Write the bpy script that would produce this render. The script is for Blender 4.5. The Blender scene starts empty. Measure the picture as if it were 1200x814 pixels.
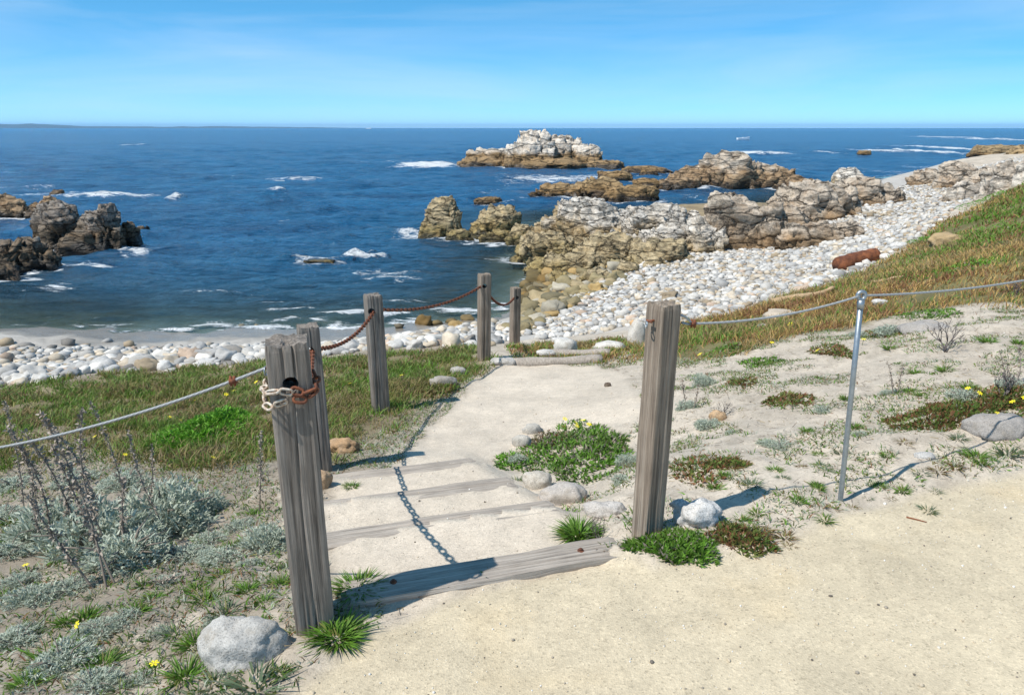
import bpy, bmesh, math, random
import numpy as np
from mathutils import Vector, Matrix

# ---------------------------------------------------------------- camera, sky, sun, exposure
scn = bpy.context.scene
C = scn.collection
R = math.radians
CAMH = 1.6
FPX = 880.0                                  # focal length in photo pixels (1200 wide)
PITCH = math.atan(257.0 / FPX)
cp, sp = math.cos(PITCH), math.sin(PITCH)
SEA = -3.4

cd = bpy.data.cameras.new('camera')
cd.sensor_width = 36.0
cd.lens = 36.0 * FPX / 1200.0
cd.clip_start = 0.05
cd.clip_end = 80000.0
cam = bpy.data.objects.new('camera', cd)
C.objects.link(cam)
cam.location = (0, 0, CAMH)
cam.rotation_euler = (math.pi / 2 - PITCH, 0, 0)
scn.camera = cam

SUN_EL = R(56.0)
SUN_H = Vector((-0.85, -0.53)).normalized()  # horizontal direction towards the sun
to_sun = Vector((SUN_H.x * math.cos(SUN_EL), SUN_H.y * math.cos(SUN_EL), math.sin(SUN_EL)))

w = bpy.data.worlds.new('World')
scn.world = w
w.use_nodes = True
nt = w.node_tree
nt.nodes.clear()
out = nt.nodes.new('ShaderNodeOutputWorld')
bg = nt.nodes.new('ShaderNodeBackground')
bg.inputs['Strength'].default_value = 0.125
sky = nt.nodes.new('ShaderNodeTexSky')
sky.sky_type = 'NISHITA'
sky.sun_disc = False
sky.sun_elevation = SUN_EL
sky.sun_rotation = math.atan2(SUN_H.x, SUN_H.y)
sky.altitude = 0
sky.air_density = 0.25
sky.dust_density = 0.0
sky.ozone_density = 5.0
hs = nt.nodes.new('ShaderNodeHueSaturation')
hs.inputs['Saturation'].default_value = 1.52
hs.inputs['Value'].default_value = 3.3
hs.inputs['Hue'].default_value = 0.484
gm = nt.nodes.new('ShaderNodeGamma')            # evens the zenith-to-horizon contrast, the same for every direction
gm.inputs['Gamma'].default_value = 0.58
nt.links.new(sky.outputs[0], gm.inputs['Color'])
nt.links.new(gm.outputs[0], hs.inputs['Color'])
# thin cirrus streaks: noise on the sky direction, long along one slanted axis
tc = nt.nodes.new('ShaderNodeTexCoord')
mp = nt.nodes.new('ShaderNodeMapping')
mp.inputs['Rotation'].default_value = (0, R(7), 0)
mp.inputs['Scale'].default_value = (1.3, 1.3, 11.0)
nz = nt.nodes.new('ShaderNodeTexNoise')
nz.inputs['Scale'].default_value = 1.35
nz.inputs['Detail'].default_value = 7
nz.inputs['Roughness'].default_value = 0.55
nz.inputs['Distortion'].default_value = 0.5
rp = nt.nodes.new('ShaderNodeValToRGB')
rp.color_ramp.elements[0].position = 0.43
rp.color_ramp.elements[0].color = (0, 0, 0, 1)
rp.color_ramp.elements[1].position = 0.80
rp.color_ramp.elements[1].color = (0.40, 0.40, 0.40, 1)
mx = nt.nodes.new('ShaderNodeMixRGB')
mx.inputs[2].default_value = (5.6, 6.8, 8.0, 1)
nt.links.new(tc.outputs['Generated'], mp.inputs[0])
nt.links.new(mp.outputs[0], nz.inputs['Vector'])
nt.links.new(nz.outputs['Fac'], rp.inputs[0])
nt.links.new(rp.outputs[0], mx.inputs[0])
nt.links.new(hs.outputs[0], mx.inputs[1])
nt.links.new(mx.outputs[0], bg.inputs['Color'])
nt.links.new(bg.outputs[0], out.inputs[0])

sd = bpy.data.lights.new('sun', 'SUN')
sd.energy = 5.0
sd.angle = R(0.53)
sd.color = (1.0, 0.955, 0.88)
sun = bpy.data.objects.new('sun', sd)
C.objects.link(sun)
sun.rotation_euler = (-to_sun).to_track_quat('-Z', 'Y').to_euler()
sun.location = (-6, -4, 12)

scn.render.engine = 'CYCLES'
scn.view_settings.view_transform = 'Standard'
scn.view_settings.look = 'None'
scn.view_settings.exposure = 0.13
scn.view_settings.gamma = 1.0
scn.view_settings.use_curve_mapping = False

# ---------------------------------------------------------------- numeric helpers
rng = np.random.default_rng(7)
random.seed(7)


def hash01(ix, iy, iz, seed):
    h = (ix.astype(np.int64) * 374761393 + iy.astype(np.int64) * 668265263
         + iz.astype(np.int64) * 2147483647 + seed * 1274126177) & 0xFFFFFFFF
    h = ((h ^ (h >> 13)) * 1274126177) & 0xFFFFFFFF
    h = ((h ^ (h >> 16)) * 2246822519) & 0xFFFFFFFF
    h = h ^ (h >> 15)
    return (h & 0xFFFFFF).astype(np.float64) / float(0xFFFFFF)


def vnoise(P, seed=0):
    """smooth value noise, -1..1, P (N,3)"""
    i = np.floor(P)
    f = P - i
    u = f * f * f * (f * (f * 6 - 15) + 10)
    i = i.astype(np.int64)
    r = 0
    for dx in (0, 1):
        wx = u[:, 0] if dx else 1 - u[:, 0]
        for dy in (0, 1):
            wy = u[:, 1] if dy else 1 - u[:, 1]
            for dz in (0, 1):
                wz = u[:, 2] if dz else 1 - u[:, 2]
                r = r + wx * wy * wz * hash01(i[:, 0] + dx, i[:, 1] + dy, i[:, 2] + dz, seed)
    return r * 2 - 1


def fbm(P, octv=4, seed=0, gain=0.5):
    P = np.asarray(P, float)
    a, s, r = 1.0, 0.0, 0
    for k in range(octv):
        r = r + a * vnoise(P * (2.03 ** k) + 17.3 * k, seed + k)
        s += a
        a *= gain
    return r / s


def fbm2(x, y, scale, octv=4, seed=0, gain=0.5):
    x = np.asarray(x, float).ravel()
    y = np.asarray(y, float).ravel()
    return fbm(np.stack([x / scale, y / scale, np.full_like(x, 0.37)], 1), octv, seed, gain)


def cells(P, seed):
    """nearest jittered cell: random height, tilt plane value, edge closeness"""
    i0 = np.floor(P).astype(np.int64)
    n = len(P)
    best = np.full(n, 1e9)
    second = np.full(n, 1e9)
    hr = np.zeros(n)
    tl = np.zeros(n)
    for dx in (-1, 0, 1):
        for dy in (-1, 0, 1):
            for dz in (-1, 0, 1):
                a, b, c = i0[:, 0] + dx, i0[:, 1] + dy, i0[:, 2] + dz
                fx = a + hash01(a, b, c, seed)
                fy = b + hash01(a, b, c, seed + 1)
                fz = c + hash01(a, b, c, seed + 2)
                vx, vy, vz = P[:, 0] - fx, P[:, 1] - fy, P[:, 2] - fz
                d = vx * vx + vy * vy + vz * vz
                m = d < best
                second = np.where(m, best, np.minimum(second, d))
                best = np.where(m, d, best)
                t = (vx * (hash01(a, b, c, seed + 3) * 2 - 1) + vy * (hash01(a, b, c, seed + 4) * 2 - 1)
                     + vz * (hash01(a, b, c, seed + 5) * 2 - 1))
                hr = np.where(m, hash01(a, b, c, seed + 6) * 2 - 1, hr)
                tl = np.where(m, t, tl)
    return hr, tl, np.sqrt(second) - np.sqrt(best)


def sstep(a, b, x):
    t = np.clip((x - a) / (b - a), 0, 1)
    return t * t * (3 - 2 * t)


def ray(px, py):
    """world direction through a pixel of the 1200 x 814 photograph"""
    return np.array([px - 600.0, FPX * cp - (py - 407.0) * sp, -(FPX * sp + (py - 407.0) * cp)])


def on_z(px, py, z):
    d = ray(px, py)
    t = (CAMH - z) / -d[2]
    return np.array([d[0] * t, d[1] * t, z])


def at_y(px, py, y):
    d = ray(px, py)
    t = y / d[1]
    return np.array([d[0] * t, y, CAMH + d[2] * t])


# ---------------------------------------------------------------- terrain height
CTRL = []
for x, y in ((-2, -3), (0, -3), (3, -3), (-1.5, -0.5), (-1.0, 1.0), (0, 0), (0, 1.6), (2, 1), (3, 2), (2, 2.6),
             (1, 2.6), (-0.68, 2.15), (0.55, 2.72), (5, 1), (5, 3.2), (9, 0), (9, 4), (-0.2, 2.2)):
    CTRL.append((x, y, 0.0))
CTRL += [(-4, -3, -0.2), (-5, 2, -0.7), (-8, 0, -0.6), (-9, 6, -1.3), (12, 10, 0.6), (16, 4, 0.7), (-4, 4, -0.75)]
for px, py, z in (
        (0, 814, -0.08), (150, 790, -0.05), (150, 700, -0.2), (0, 660, -0.32), (250, 620, -0.35), (100, 560, -0.62), (0, 520, -0.85),
        (300, 560, -0.55), (330, 640, -0.22), (200, 480, -1.0), (60, 480, -1.15), (300, 470, -0.95),
        (0, 453, -1.45), (150, 438, -1.42), (300, 423, -1.35), (430, 415, -1.25), (500, 410, -1.2), (420, 470, -0.85),
        (370, 555, -0.52), (447, 478, -0.78), (520, 440, -0.92), (570, 420, -1.0),
        (560, 500, -0.68), (600, 460, -0.82), (640, 428, -0.96), (700, 435, -0.88), (640, 520, -0.6), (690, 560, -0.42),
        (560, 690, -0.09), (520, 610, -0.22), (690, 620, -0.10), (700, 590, -0.2),
        (0, 440, -2.75), (150, 425, -2.7), (300, 412, -2.75), (420, 405, -2.8), (500, 395, -2.6), (560, 392, -2.5),
        (0, 396, -3.2), (150, 398, -3.2), (300, 399, -3.2), (420, 398, -3.25), (500, 381, -3.25), (560, 377, -3.25),
        (0, 383, -3.48), (150, 384, -3.48), (300, 384, -3.48), (400, 384, -3.5),
        (0, 330, -4.2), (150, 345, -5.0), (300, 345, -5.0), (450, 340, -4.6), (550, 345, -3.9),
        (610, 360, -3.35), (620, 330, -3.4), (600, 300, -3.7), (560, 300, -4.2), (450, 290, -5.5), (300, 260, -7), (520, 270, -5.0),
        (660, 398, -2.1), (700, 392, -1.75), (760, 385, -1.6), (660, 370, -2.7), (700, 345, -2.75),
        (850, 373, -1.25), (820, 395, -1.05), (950, 345, -1.15), (1000, 318, -1.45), (1100, 300, -0.75), (1200, 260, -0.3), (1200, 212, 0.15),
        (1100, 255, -1.3), (950, 300, -2.1), (850, 340, -1.95), (760, 350, -2.2), (800, 305, -2.6), (900, 262, -2.5), (1000, 242, -2.4),
        (1100, 226, -2.2), (1180, 192, -1.3), (720, 300, -3.0), (700, 260, -3.1), (800, 240, -3.0),
        (850, 590, 0.0), (1000, 570, 0.0), (1100, 490, 0.03), (900, 490, -0.17), (850, 425, -0.62), (1000, 445, -0.12), (1200, 460, 0.12),
        (1200, 392, 0.06), (1050, 382, -0.22), (950, 392, -0.42), (800, 455, -0.5), (1100, 345, -0.3), (1200, 305, 0.02), (1000, 355, -0.65),
        (800, 540, -0.12), (1150, 530, 0.03)):
    CTRL.append(tuple(on_z(px, py, z)))
for px, py, z in ((1050, 203, -6.0), (1000, 203, -6.5), (1085, 189, -6.0), (1110, 184, -5.5), (1020, 190, -7.0), (1160, 184, -4.0)):
    CTRL.append(tuple(on_z(px, py, SEA)[:2]) + (z,))
CTRL += [(-30, 30, -5), (-25, 60, -9), (0, 60, -8), (0, 100, -10), (-60, 110, -12), (30, 130, -9), (70, 130, -8), (-60, 50, -9), (-30, 16, -3.6),
         (15, 75, -6), (30, 75, -4.5), (45, 80, -2.0), (60, 70, 0.5), (40, 40, 1.2), (25, 62, -3.6), (-20, 12, -2.2), (-25, 6, -1.4), (60, 30, 2.0), (80, 100, -3)]
CTRL = np.array([tuple(float(v) for v in c) for c in CTRL])


def tps_fit(pts, lam=0.02):
    X = pts[:, :2]
    n = len(X)
    r = np.sqrt(((X[:, None] - X[None]) ** 2).sum(2))
    K = np.where(r > 0, r * r * np.log(np.maximum(r, 1e-9)), 0) + lam * np.eye(n)
    P = np.hstack([np.ones((n, 1)), X])
    A = np.zeros((n + 3, n + 3))
    A[:n, :n] = K
    A[:n, n:] = P
    A[n:, :n] = P.T
    b = np.zeros(n + 3)
    b[:n] = pts[:, 2]
    return np.linalg.solve(A, b)


TW = tps_fit(CTRL)


def tps(x, y):
    o = np.empty(len(x))
    for s in range(0, len(x), 40000):
        xs, ys = x[s:s + 40000], y[s:s + 40000]
        r2 = (xs[:, None] - CTRL[None, :, 0]) ** 2 + (ys[:, None] - CTRL[None, :, 1]) ** 2
        K = 0.5 * r2 * np.log(np.maximum(r2, 1e-12))
        o[s:s + 40000] = K @ TW[:-3] + TW[-3] + TW[-2] * xs + TW[-1] * ys
    return o


# the flight of steps: four timber risers across the path
BD = np.array([0.957, 0.288])               # along a board
BN = np.array([-0.288, 0.957])              # down the path
B0 = np.array([-0.60, 2.25])
STEPS = [(0.0, 0.0), (0.63, -0.13), (1.20, -0.27), (1.80, -0.41)]
BW = 0.145                                  # width of a board's top


def step_profile(s):
    z = np.full_like(s, 0.0)
    z = np.where(s > 0.10, -0.115 - 0.012 * (s - 0.1), z)
    z = np.where(s > 0.73, -0.255 - 0.012 * (s - 0.73), z)
    z = np.where(s > 1.30, -0.395 - 0.012 * (s - 1.3), z)
    z = np.where(s > 1.90, -0.50 - 0.09 * (s - 1.9), z)
    return z


GRAVEL = None


def H0(x, y):
    x = np.asarray(x, float).ravel()
    y = np.asarray(y, float).ravel()
    z = tps(x, y)
    d = np.hypot(x, y)
    far = sstep(110, 160, d)
    z = np.where(x > 40, np.minimum(z, 4), z)
    z = z * (1 - far) + (-12) * far
    if GRAVEL is not None:
        z = z * (1 - sstep(-0.14, 0.02, poly_sd(x, y, GRAVEL)))
    flat = sstep(-0.2, -1.2, y)              # level ground behind the photographer
    z = z * (1 - flat)
    s = (x - B0[0]) * BN[0] + (y - B0[1]) * BN[1]
    u = (x - B0[0]) * BD[0] + (y - B0[1]) * BD[1]
    wgt = sstep(-0.12, 0.02, u + 0.18 * s) * sstep(1.30, 1.02, u + 0.05 * s) * sstep(-0.02, 0.0, s) * sstep(2.6, 2.1, s)
    return z * (1 - wgt) + step_profile(s) * wgt


def hit(px, py, dmax=160.0):
    d = ray(px, py)
    d = d / np.linalg.norm(d)
    t = np.geomspace(1.0, dmax, 500)
    P = np.array([0, 0, CAMH]) + d[None] * t[:, None]
    below = P[:, 2] < np.maximum(H0(P[:, 0], P[:, 1]), SEA)
    k = int(np.argmax(below)) if below.any() else len(t) - 1
    lo, hi = t[max(k - 1, 0)], t[k]
    for _ in range(18):
        m = 0.5 * (lo + hi)
        q = np.array([0, 0, CAMH]) + d * m
        if q[2] < max(H0([q[0]], [q[1]])[0], SEA):
            hi = m
        else:
            lo = m
    return np.array([0, 0, CAMH]) + d * hi


def hitxy(pts):
    return np.array([hit(*p)[:2] for p in pts])


def poly_sd(x, y, poly):
    """signed distance, positive inside"""
    n = len(poly)
    d2 = np.full(len(x), 1e18)
    ins = np.zeros(len(x), bool)
    for k in range(n):
        ax, ay = poly[k]
        bx, by = poly[(k + 1) % n]
        ex, ey = bx - ax, by - ay
        t = np.clip(((x - ax) * ex + (y - ay) * ey) / (ex * ex + ey * ey + 1e-12), 0, 1)
        d2 = np.minimum(d2, (x - ax - t * ex) ** 2 + (y - ay - t * ey) ** 2)
        c = ((ay > y) != (by > y))
        xx = ax + (y - ay) * ex / (ey if abs(ey) > 1e-9 else 1e-9)
        ins ^= c & (x < xx)
    return np.where(ins, 1, -1) * np.sqrt(d2)


GRAVEL = np.vstack([hitxy([(318, 813), (352, 793), (395, 765), (425, 738), (560, 698), (735, 658), (765, 668), (850, 645), (900, 640),
                           (930, 620), (985, 598), (1090, 576), (1199, 549)]),
                    [(4.2, 4.1), (9, 5.2), (12, 5), (12, -12), (-8, -12), (-3.0, -3), (-1.6, 0.3), (-1.0, 1.4)]])
SANDPATH = hitxy([(400, 700), (385, 640), (380, 600), (395, 560), (440, 553), (500, 520), (515, 490), (560, 450), (590, 430), (640, 427),
                  (700, 430), (738, 440), (750, 480), (740, 500), (650, 500), (600, 530), (585, 548), (630, 567), (655, 590), (660, 620), (720, 632)])
GRASS_L = hitxy([(-150, 474), (0, 455), (120, 440), (300, 425), (430, 416), (500, 411), (560, 408), (590, 425), (550, 450), (510, 470), (470, 505), (440, 525), (400, 550),
                 (330, 545), (240, 562), (160, 550), (60, 540), (-150, 610)])
GRASS_R = hitxy([(800, 378), (850, 370), (905, 352), (960, 338), (1040, 303), (1100, 262), (1199, 213), (1199, 366), (1130, 362), (1060, 368), (1000, 385), (940, 395), (880, 415), (830, 425), (800, 432), (770, 425), (740, 425), (725, 408), (760, 392)])
GRASS_R = np.vstack([GRASS_R[:7], [(24, 26), (30, 16), (12, 8.5)], GRASS_R[7:]])
GRASS_M = hitxy([(590, 408), (640, 402), (740, 392), (750, 425), (700, 428), (600, 425)])
STONE_R = hitxy([(600, 388), (640, 396), (700, 391), (740, 382), (820, 372), (900, 352), (960, 338), (1040, 303), (1100, 262), (1199, 212), (1199, 183), (1140, 196),
                 (1060, 218), (1000, 234), (900, 272), (830, 286), (760, 300), (715, 318), (650, 352), (612, 372)])


def zones(x, y, z):
    wob = fbm2(x, y, 0.5, 3, 11) * 0.12
    g = sstep(-0.05, 0.05, poly_sd(x, y, GRAVEL) + wob * 0.5)
    s = sstep(-0.06, 0.06, poly_sd(x, y, SANDPATH) + wob)
    wob2 = fbm2(x, y, 1.1, 4, 12) * 0.7
    gl = sstep(0.0, 0.35, np.maximum(poly_sd(x, y, GRASS_L), np.maximum(poly_sd(x, y, GRASS_M), poly_sd(x, y, GRASS_R))) + wob2 * 0.6)
    b = sstep(-0.25, 0.25, poly_sd(x, y, STONE_R) + wob2)
    b = np.maximum(b, sstep(-1.75, -2.1, z + wob2 * 0.2) * (y > 7))
    gl = gl * (1 - s)
    b = b * (1 - gl) * (1 - s)
    return g, s, gl, b


def H(x, y):
    """final ground height with its small relief"""
    x = np.asarray(x, float).ravel()
    y = np.asarray(y, float).ravel()
    z = H0(x, y)
    g = sstep(-0.05, 0.1, poly_sd(x, y, GRAVEL))
    s = sstep(-0.02, 0.15, poly_sd(x, y, SANDPATH))
    rough = (1 - 0.97 * g) * (1 - 0.75 * s)
    d = np.hypot(x, y)
    z = z + rough * (0.05 * fbm2(x, y, 0.9, 3, 3) + 0.028 * fbm2(x, y, 0.22, 3, 4))
    z = z + 0.004 * (1 - 0.6 * g) * fbm2(x, y, 0.12, 2, 5)
    z = z + (g + s) * 0.007 * fbm2(x, y, 0.28, 2, 8)
    z = z + rough * sstep(9, 20, d) * 0.12 * fbm2(x, y, 3.0, 3, 6)
    return z


def Hs(x, y):
    return float(H([x], [y])[0])


# ---------------------------------------------------------------- mesh helpers
def mesh_np(name, V, F, smooth=True, col=None, attrs=None):
    V = np.asarray(V, np.float32)
    me = bpy.data.meshes.new(name)
    me.vertices.add(len(V))
    me.vertices.foreach_set('co', V.ravel())
    Fs = F if isinstance(F, (list, tuple)) and len(F) and isinstance(F[0], np.ndarray) and F[0].ndim == 2 else [np.asarray(F)]
    loops = np.concatenate([f.ravel() for f in Fs]).astype(np.int32)
    starts, o = [], 0
    for f in Fs:
        k = f.shape[1]
        starts.append(np.arange(len(f)) * k + o)
        o += f.size
    starts = np.concatenate(starts).astype(np.int32)
    me.loops.add(len(loops))
    me.loops.foreach_set('vertex_index', loops)
    me.polygons.add(len(starts))
    me.polygons.foreach_set('loop_start', starts)
    me.update(calc_edges=True)
    if smooth:
        me.polygons.foreach_set('use_smooth', np.ones(len(me.polygons), bool))
    if col is not None:
        a = me.color_attributes.new('col', 'FLOAT_COLOR', 'POINT')
        cc = np.ones((len(V), 4), np.float32)
        cc[:, :3] = col
        a.data.foreach_set('color', cc.ravel())
    for k, v in (attrs or {}).items():
        a = me.attributes.new(k, 'FLOAT', 'POINT')
        a.data.foreach_set('value', np.asarray(v, np.float32))
    return me


def link(name, me, mat=None, parent=None, loc=None, rot=None, scale=None):
    o = bpy.data.objects.new(name, me)
    C.objects.link(o)
    if mat is not None and me is not None and len(me.materials) == 0:
        me.materials.append(mat)
    if parent is not None:
        o.parent = parent
    if loc is not None:
        o.location = loc
    if rot is not None:
        o.rotation_euler = rot
    if scale is not None:
        o.scale = scale
    return o


def tag(o, label, cat, group=None):
    o['label'] = label
    o['category'] = cat
    if group:
        o['group'] = group
    return o


def empty(name, loc, label, cat, group=None, rot=None):
    o = bpy.data.objects.new(name, None)
    o.empty_display_size = 0.1
    C.objects.link(o)
    o.location = loc
    if rot is not None:
        o.rotation_euler = rot
    return tag(o, label, cat, group)


def structure(o):
    o['kind'] = 'structure'
    return o


def stuff(o, label=None, cat=None):
    o['kind'] = 'stuff'
    if label:
        tag(o, label, cat)
    return o


class MB:
    """collects vertices and faces"""
    def __init__(s):
        s.V, s.F, s.n = [], {}, 0

    def add(s, V, F):
        V = np.asarray(V, float)
        s.V.append(V)
        F = np.asarray(F, int)
        s.F.setdefault(F.shape[1], []).append(F + s.n)
        s.n += len(V)

    def tube(s, pts, r, seg=8, closed=False, cap=True):
        pts = np.asarray(pts, float)
        n = len(pts)
        r = np.full(n, r) if np.isscalar(r) else np.asarray(r)
        T = np.roll(pts, -1, 0) - np.roll(pts, 1, 0) if closed else np.gradient(pts, axis=0)
        T /= np.linalg.norm(T, axis=1)[:, None] + 1e-12
        up = np.array([0, 0, 1.0]) if abs(T[0, 2]) < 0.9 else np.array([1.0, 0, 0])
        V = []
        nrm = np.cross(T[0], up)
        nrm /= np.linalg.norm(nrm)
        a = np.linspace(0, 2 * math.pi, seg, endpoint=False)
        for k in range(n):
            nrm = nrm - T[k] * (nrm @ T[k])
            nrm /= np.linalg.norm(nrm) + 1e-12
            b = np.cross(T[k], nrm)
            V.append(pts[k] + r[k] * (np.cos(a)[:, None] * nrm + np.sin(a)[:, None] * b))
        V = np.concatenate(V)
        F = []
        m = n if closed else n - 1
        for k in range(m):
            for j in range(seg):
                j2 = (j + 1) % seg
                k2 = (k + 1) % n
                F.append((k * seg + j, k * seg + j2, k2 * seg + j2, k2 * seg + j))
        s.add(V, F)
        if cap and not closed:
            base = s.n - len(V)
            s.F.setdefault(3, [])
            e0 = [(base, base + j + 1, base + j) for j in range(1, seg - 1)]
            q = base + (n - 1) * seg
            e1 = [(q, q + j, q + j + 1) for j in range(1, seg - 1)]
            s.F[3].append(np.array(e0 + e1))

    def box(s, lo, hi, M=None):
        x0, y0, z0 = lo
        x1, y1, z1 = hi
        V = np.array([(x0, y0, z0), (x1, y0, z0), (x1, y1, z0), (x0, y1, z0), (x0, y0, z1), (x1, y0, z1), (x1, y1, z1), (x0, y1, z1)], float)
        if M is not None:
            V = V @ np.array(M)[:3, :3].T + np.array(M)[:3, 3]
        s.add(V, [(0, 3, 2, 1), (4, 5, 6, 7), (0, 1, 5, 4), (1, 2, 6, 5), (2, 3, 7, 6), (3, 0, 4, 7)])

    def mesh(s, name, smooth=True, col=None):
        return mesh_np(name, np.concatenate(s.V), [np.concatenate(f) for f in s.F.values()], smooth, col)


_ico = {}


def ico(sub):
    if sub not in _ico:
        bm = bmesh.new()
        bmesh.ops.create_icosphere(bm, subdivisions=sub, radius=1.0)
        V = np.array([v.co[:] for v in bm.verts])
        F = np.array([[v.index for v in f.verts] for f in bm.faces])
        bm.free()
        _ico[sub] = (V, F)
    return _ico[sub]


# ---------------------------------------------------------------- materials
def material(name):
    m = bpy.data.materials.new(name)
    m.use_nodes = True
    t = m.node_tree
    t.nodes.clear()
    o = t.nodes.new('ShaderNodeOutputMaterial')
    b = t.nodes.new('ShaderNodeBsdfPrincipled')
    t.links.new(b.outputs[0], o.inputs['Surface'])
    return m, t, b, o


def N(t, kind, **kw):
    n = t.nodes.new('ShaderNode' + kind)
    for k, v in kw.items():
        if k in n.inputs:
            n.inputs[k].default_value = v
        else:
            setattr(n, k, v)
    return n


def L(t, a, b):
    t.links.new(a, b)


def ramp(t, fac, stops):
    r = t.nodes.new('ShaderNodeValToRGB')
    e = r.color_ramp.elements
    while len(e) < len(stops):
        e.new(0.5)
    for k, (p, c) in enumerate(stops):
        e[k].position = p
        e[k].color = (c, c, c, 1) if np.isscalar(c) else (*c, 1)
    L(t, fac, r.inputs[0])
    return r.outputs[0]


def mixc(t, fac, a, b, mode='MIX'):
    n = t.nodes.new('ShaderNodeMixRGB')
    n.blend_type = mode
    for k, v in ((0, fac), (1, a), (2, b)):
        if hasattr(v, 'links'):
            L(t, v, n.inputs[k])
        elif np.isscalar(v):
            n.inputs[k].default_value = v if k == 0 else (v, v, v, 1)
        else:
            n.inputs[k].default_value = (*v, 1)
    return n.outputs[0]


def mth(t, op, a, b=0.0, clamp=False):
    n = t.nodes.new('ShaderNodeMath')
    n.operation = op
    n.use_clamp = clamp
    for k, v in enumerate((a, b)):
        if hasattr(v, 'links'):
            L(t, v, n.inputs[k])
        else:
            n.inputs[k].default_value = v
    return n.outputs[0]


def noise(t, vec, scale, detail=4, rough=0.55, dist=0.0):
    n = N(t, 'TexNoise', Scale=scale, Detail=detail, Roughness=rough, Distortion=dist)
    if vec is not None:
        L(t, vec, n.inputs['Vector'])
    return n.outputs['Fac']


def bump(t, b, h, strength, dist, prev=None):
    n = N(t, 'Bump', Strength=strength, Distance=dist)
    L(t, h, n.inputs['Height'])
    if prev is not None:
        L(t, prev, n.inputs['Normal'])
    L(t, n.outputs[0], b.inputs['Normal'])
    return n.outputs[0]


def attr(t, name, out='Color'):
    a = t.nodes.new('ShaderNodeAttribute')
    a.attribute_name = name
    return a.outputs[out]


def objcoord(t):
    return t.nodes.new('ShaderNodeTexCoord').outputs['Object']


def worldpos(t):
    return t.nodes.new('ShaderNodeNewGeometry').outputs['Position']


def scaled(t, vec, s):
    m = t.nodes.new('ShaderNodeMapping')
    m.inputs['Scale'].default_value = s
    L(t, vec, m.inputs[0])
    return m.outputs[0]


def mat_ground():
    m, t, b, o = material('ground')
    p = worldpos(t)
    c = attr(t, 'col')
    v = N(t, 'TexVoronoi', Scale=150.0)
    L(t, p, v.inputs['Vector'])
    v2 = N(t, 'TexVoronoi', Scale=52.0)
    L(t, p, v2.inputs['Vector'])
    sepr = N(t, 'SeparateColor')
    L(t, v.outputs['Color'], sepr.inputs[0])
    sepr2 = N(t, 'SeparateColor')
    L(t, v2.outputs['Color'], sepr2.inputs[0])
    grain = ramp(t, sepr.outputs[0], [(0.0, 0.72), (0.12, 0.93), (0.8, 1.03), (1.0, 1.15)])
    grain2 = ramp(t, sepr2.outputs[1], [(0.0, 0.92), (0.1, 0.985), (0.9, 1.01), (1.0, 1.05)])
    n1 = noise(t, p, 2.2, 6, 0.6)
    n2 = noise(t, p, 14.0, 5, 0.65)
    m1 = ramp(t, n1, [(0.3, 0.86), (0.7, 1.1)])
    m2 = ramp(t, n2, [(0.3, 0.90), (0.7, 1.08)])
    x = mixc(t, 1.0, c, grain, 'MULTIPLY')
    x = mixc(t, 1.0, x, grain2, 'MULTIPLY')
    x = mixc(t, 1.0, x, m1, 'MULTIPLY')
    x = mixc(t, 1.0, x, m2, 'MULTIPLY')
    L(t, x, b.inputs['Base Color'])
    wet = attr(t, 'wet', 'Fac')
    rr = ramp(t, wet, [(0.0, 0.92), (1.0, 0.25)])
    L(t, rr, b.inputs['Roughness'])
    b.inputs['Specular IOR Level'].default_value = 0.25
    q = bump(t, b, noise(t, p, 60.0, 5, 0.7), 0.35, 0.007)
    bump(t, b, v.outputs['Distance'], 0.35, 0.004, q)
    return m


def mat_leaf(name, rough=0.55, trans=0.25):
    m, t, b, o = material(name)
    c = attr(t, 'col')
    L(t, c, b.inputs['Base Color'])
    b.inputs['Roughness'].default_value = rough
    b.inputs['Specular IOR Level'].default_value = 0.3
    tr = t.nodes.new('ShaderNodeBsdfTranslucent')
    L(t, c, tr.inputs['Color'])
    ms = t.nodes.new('ShaderNodeMixShader')
    ms.inputs[0].default_value = trans
    L(t, b.outputs[0], ms.inputs[1])
    L(t, tr.outputs[0], ms.inputs[2])
    L(t, ms.outputs[0], o.inputs['Surface'])
    return m


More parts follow.
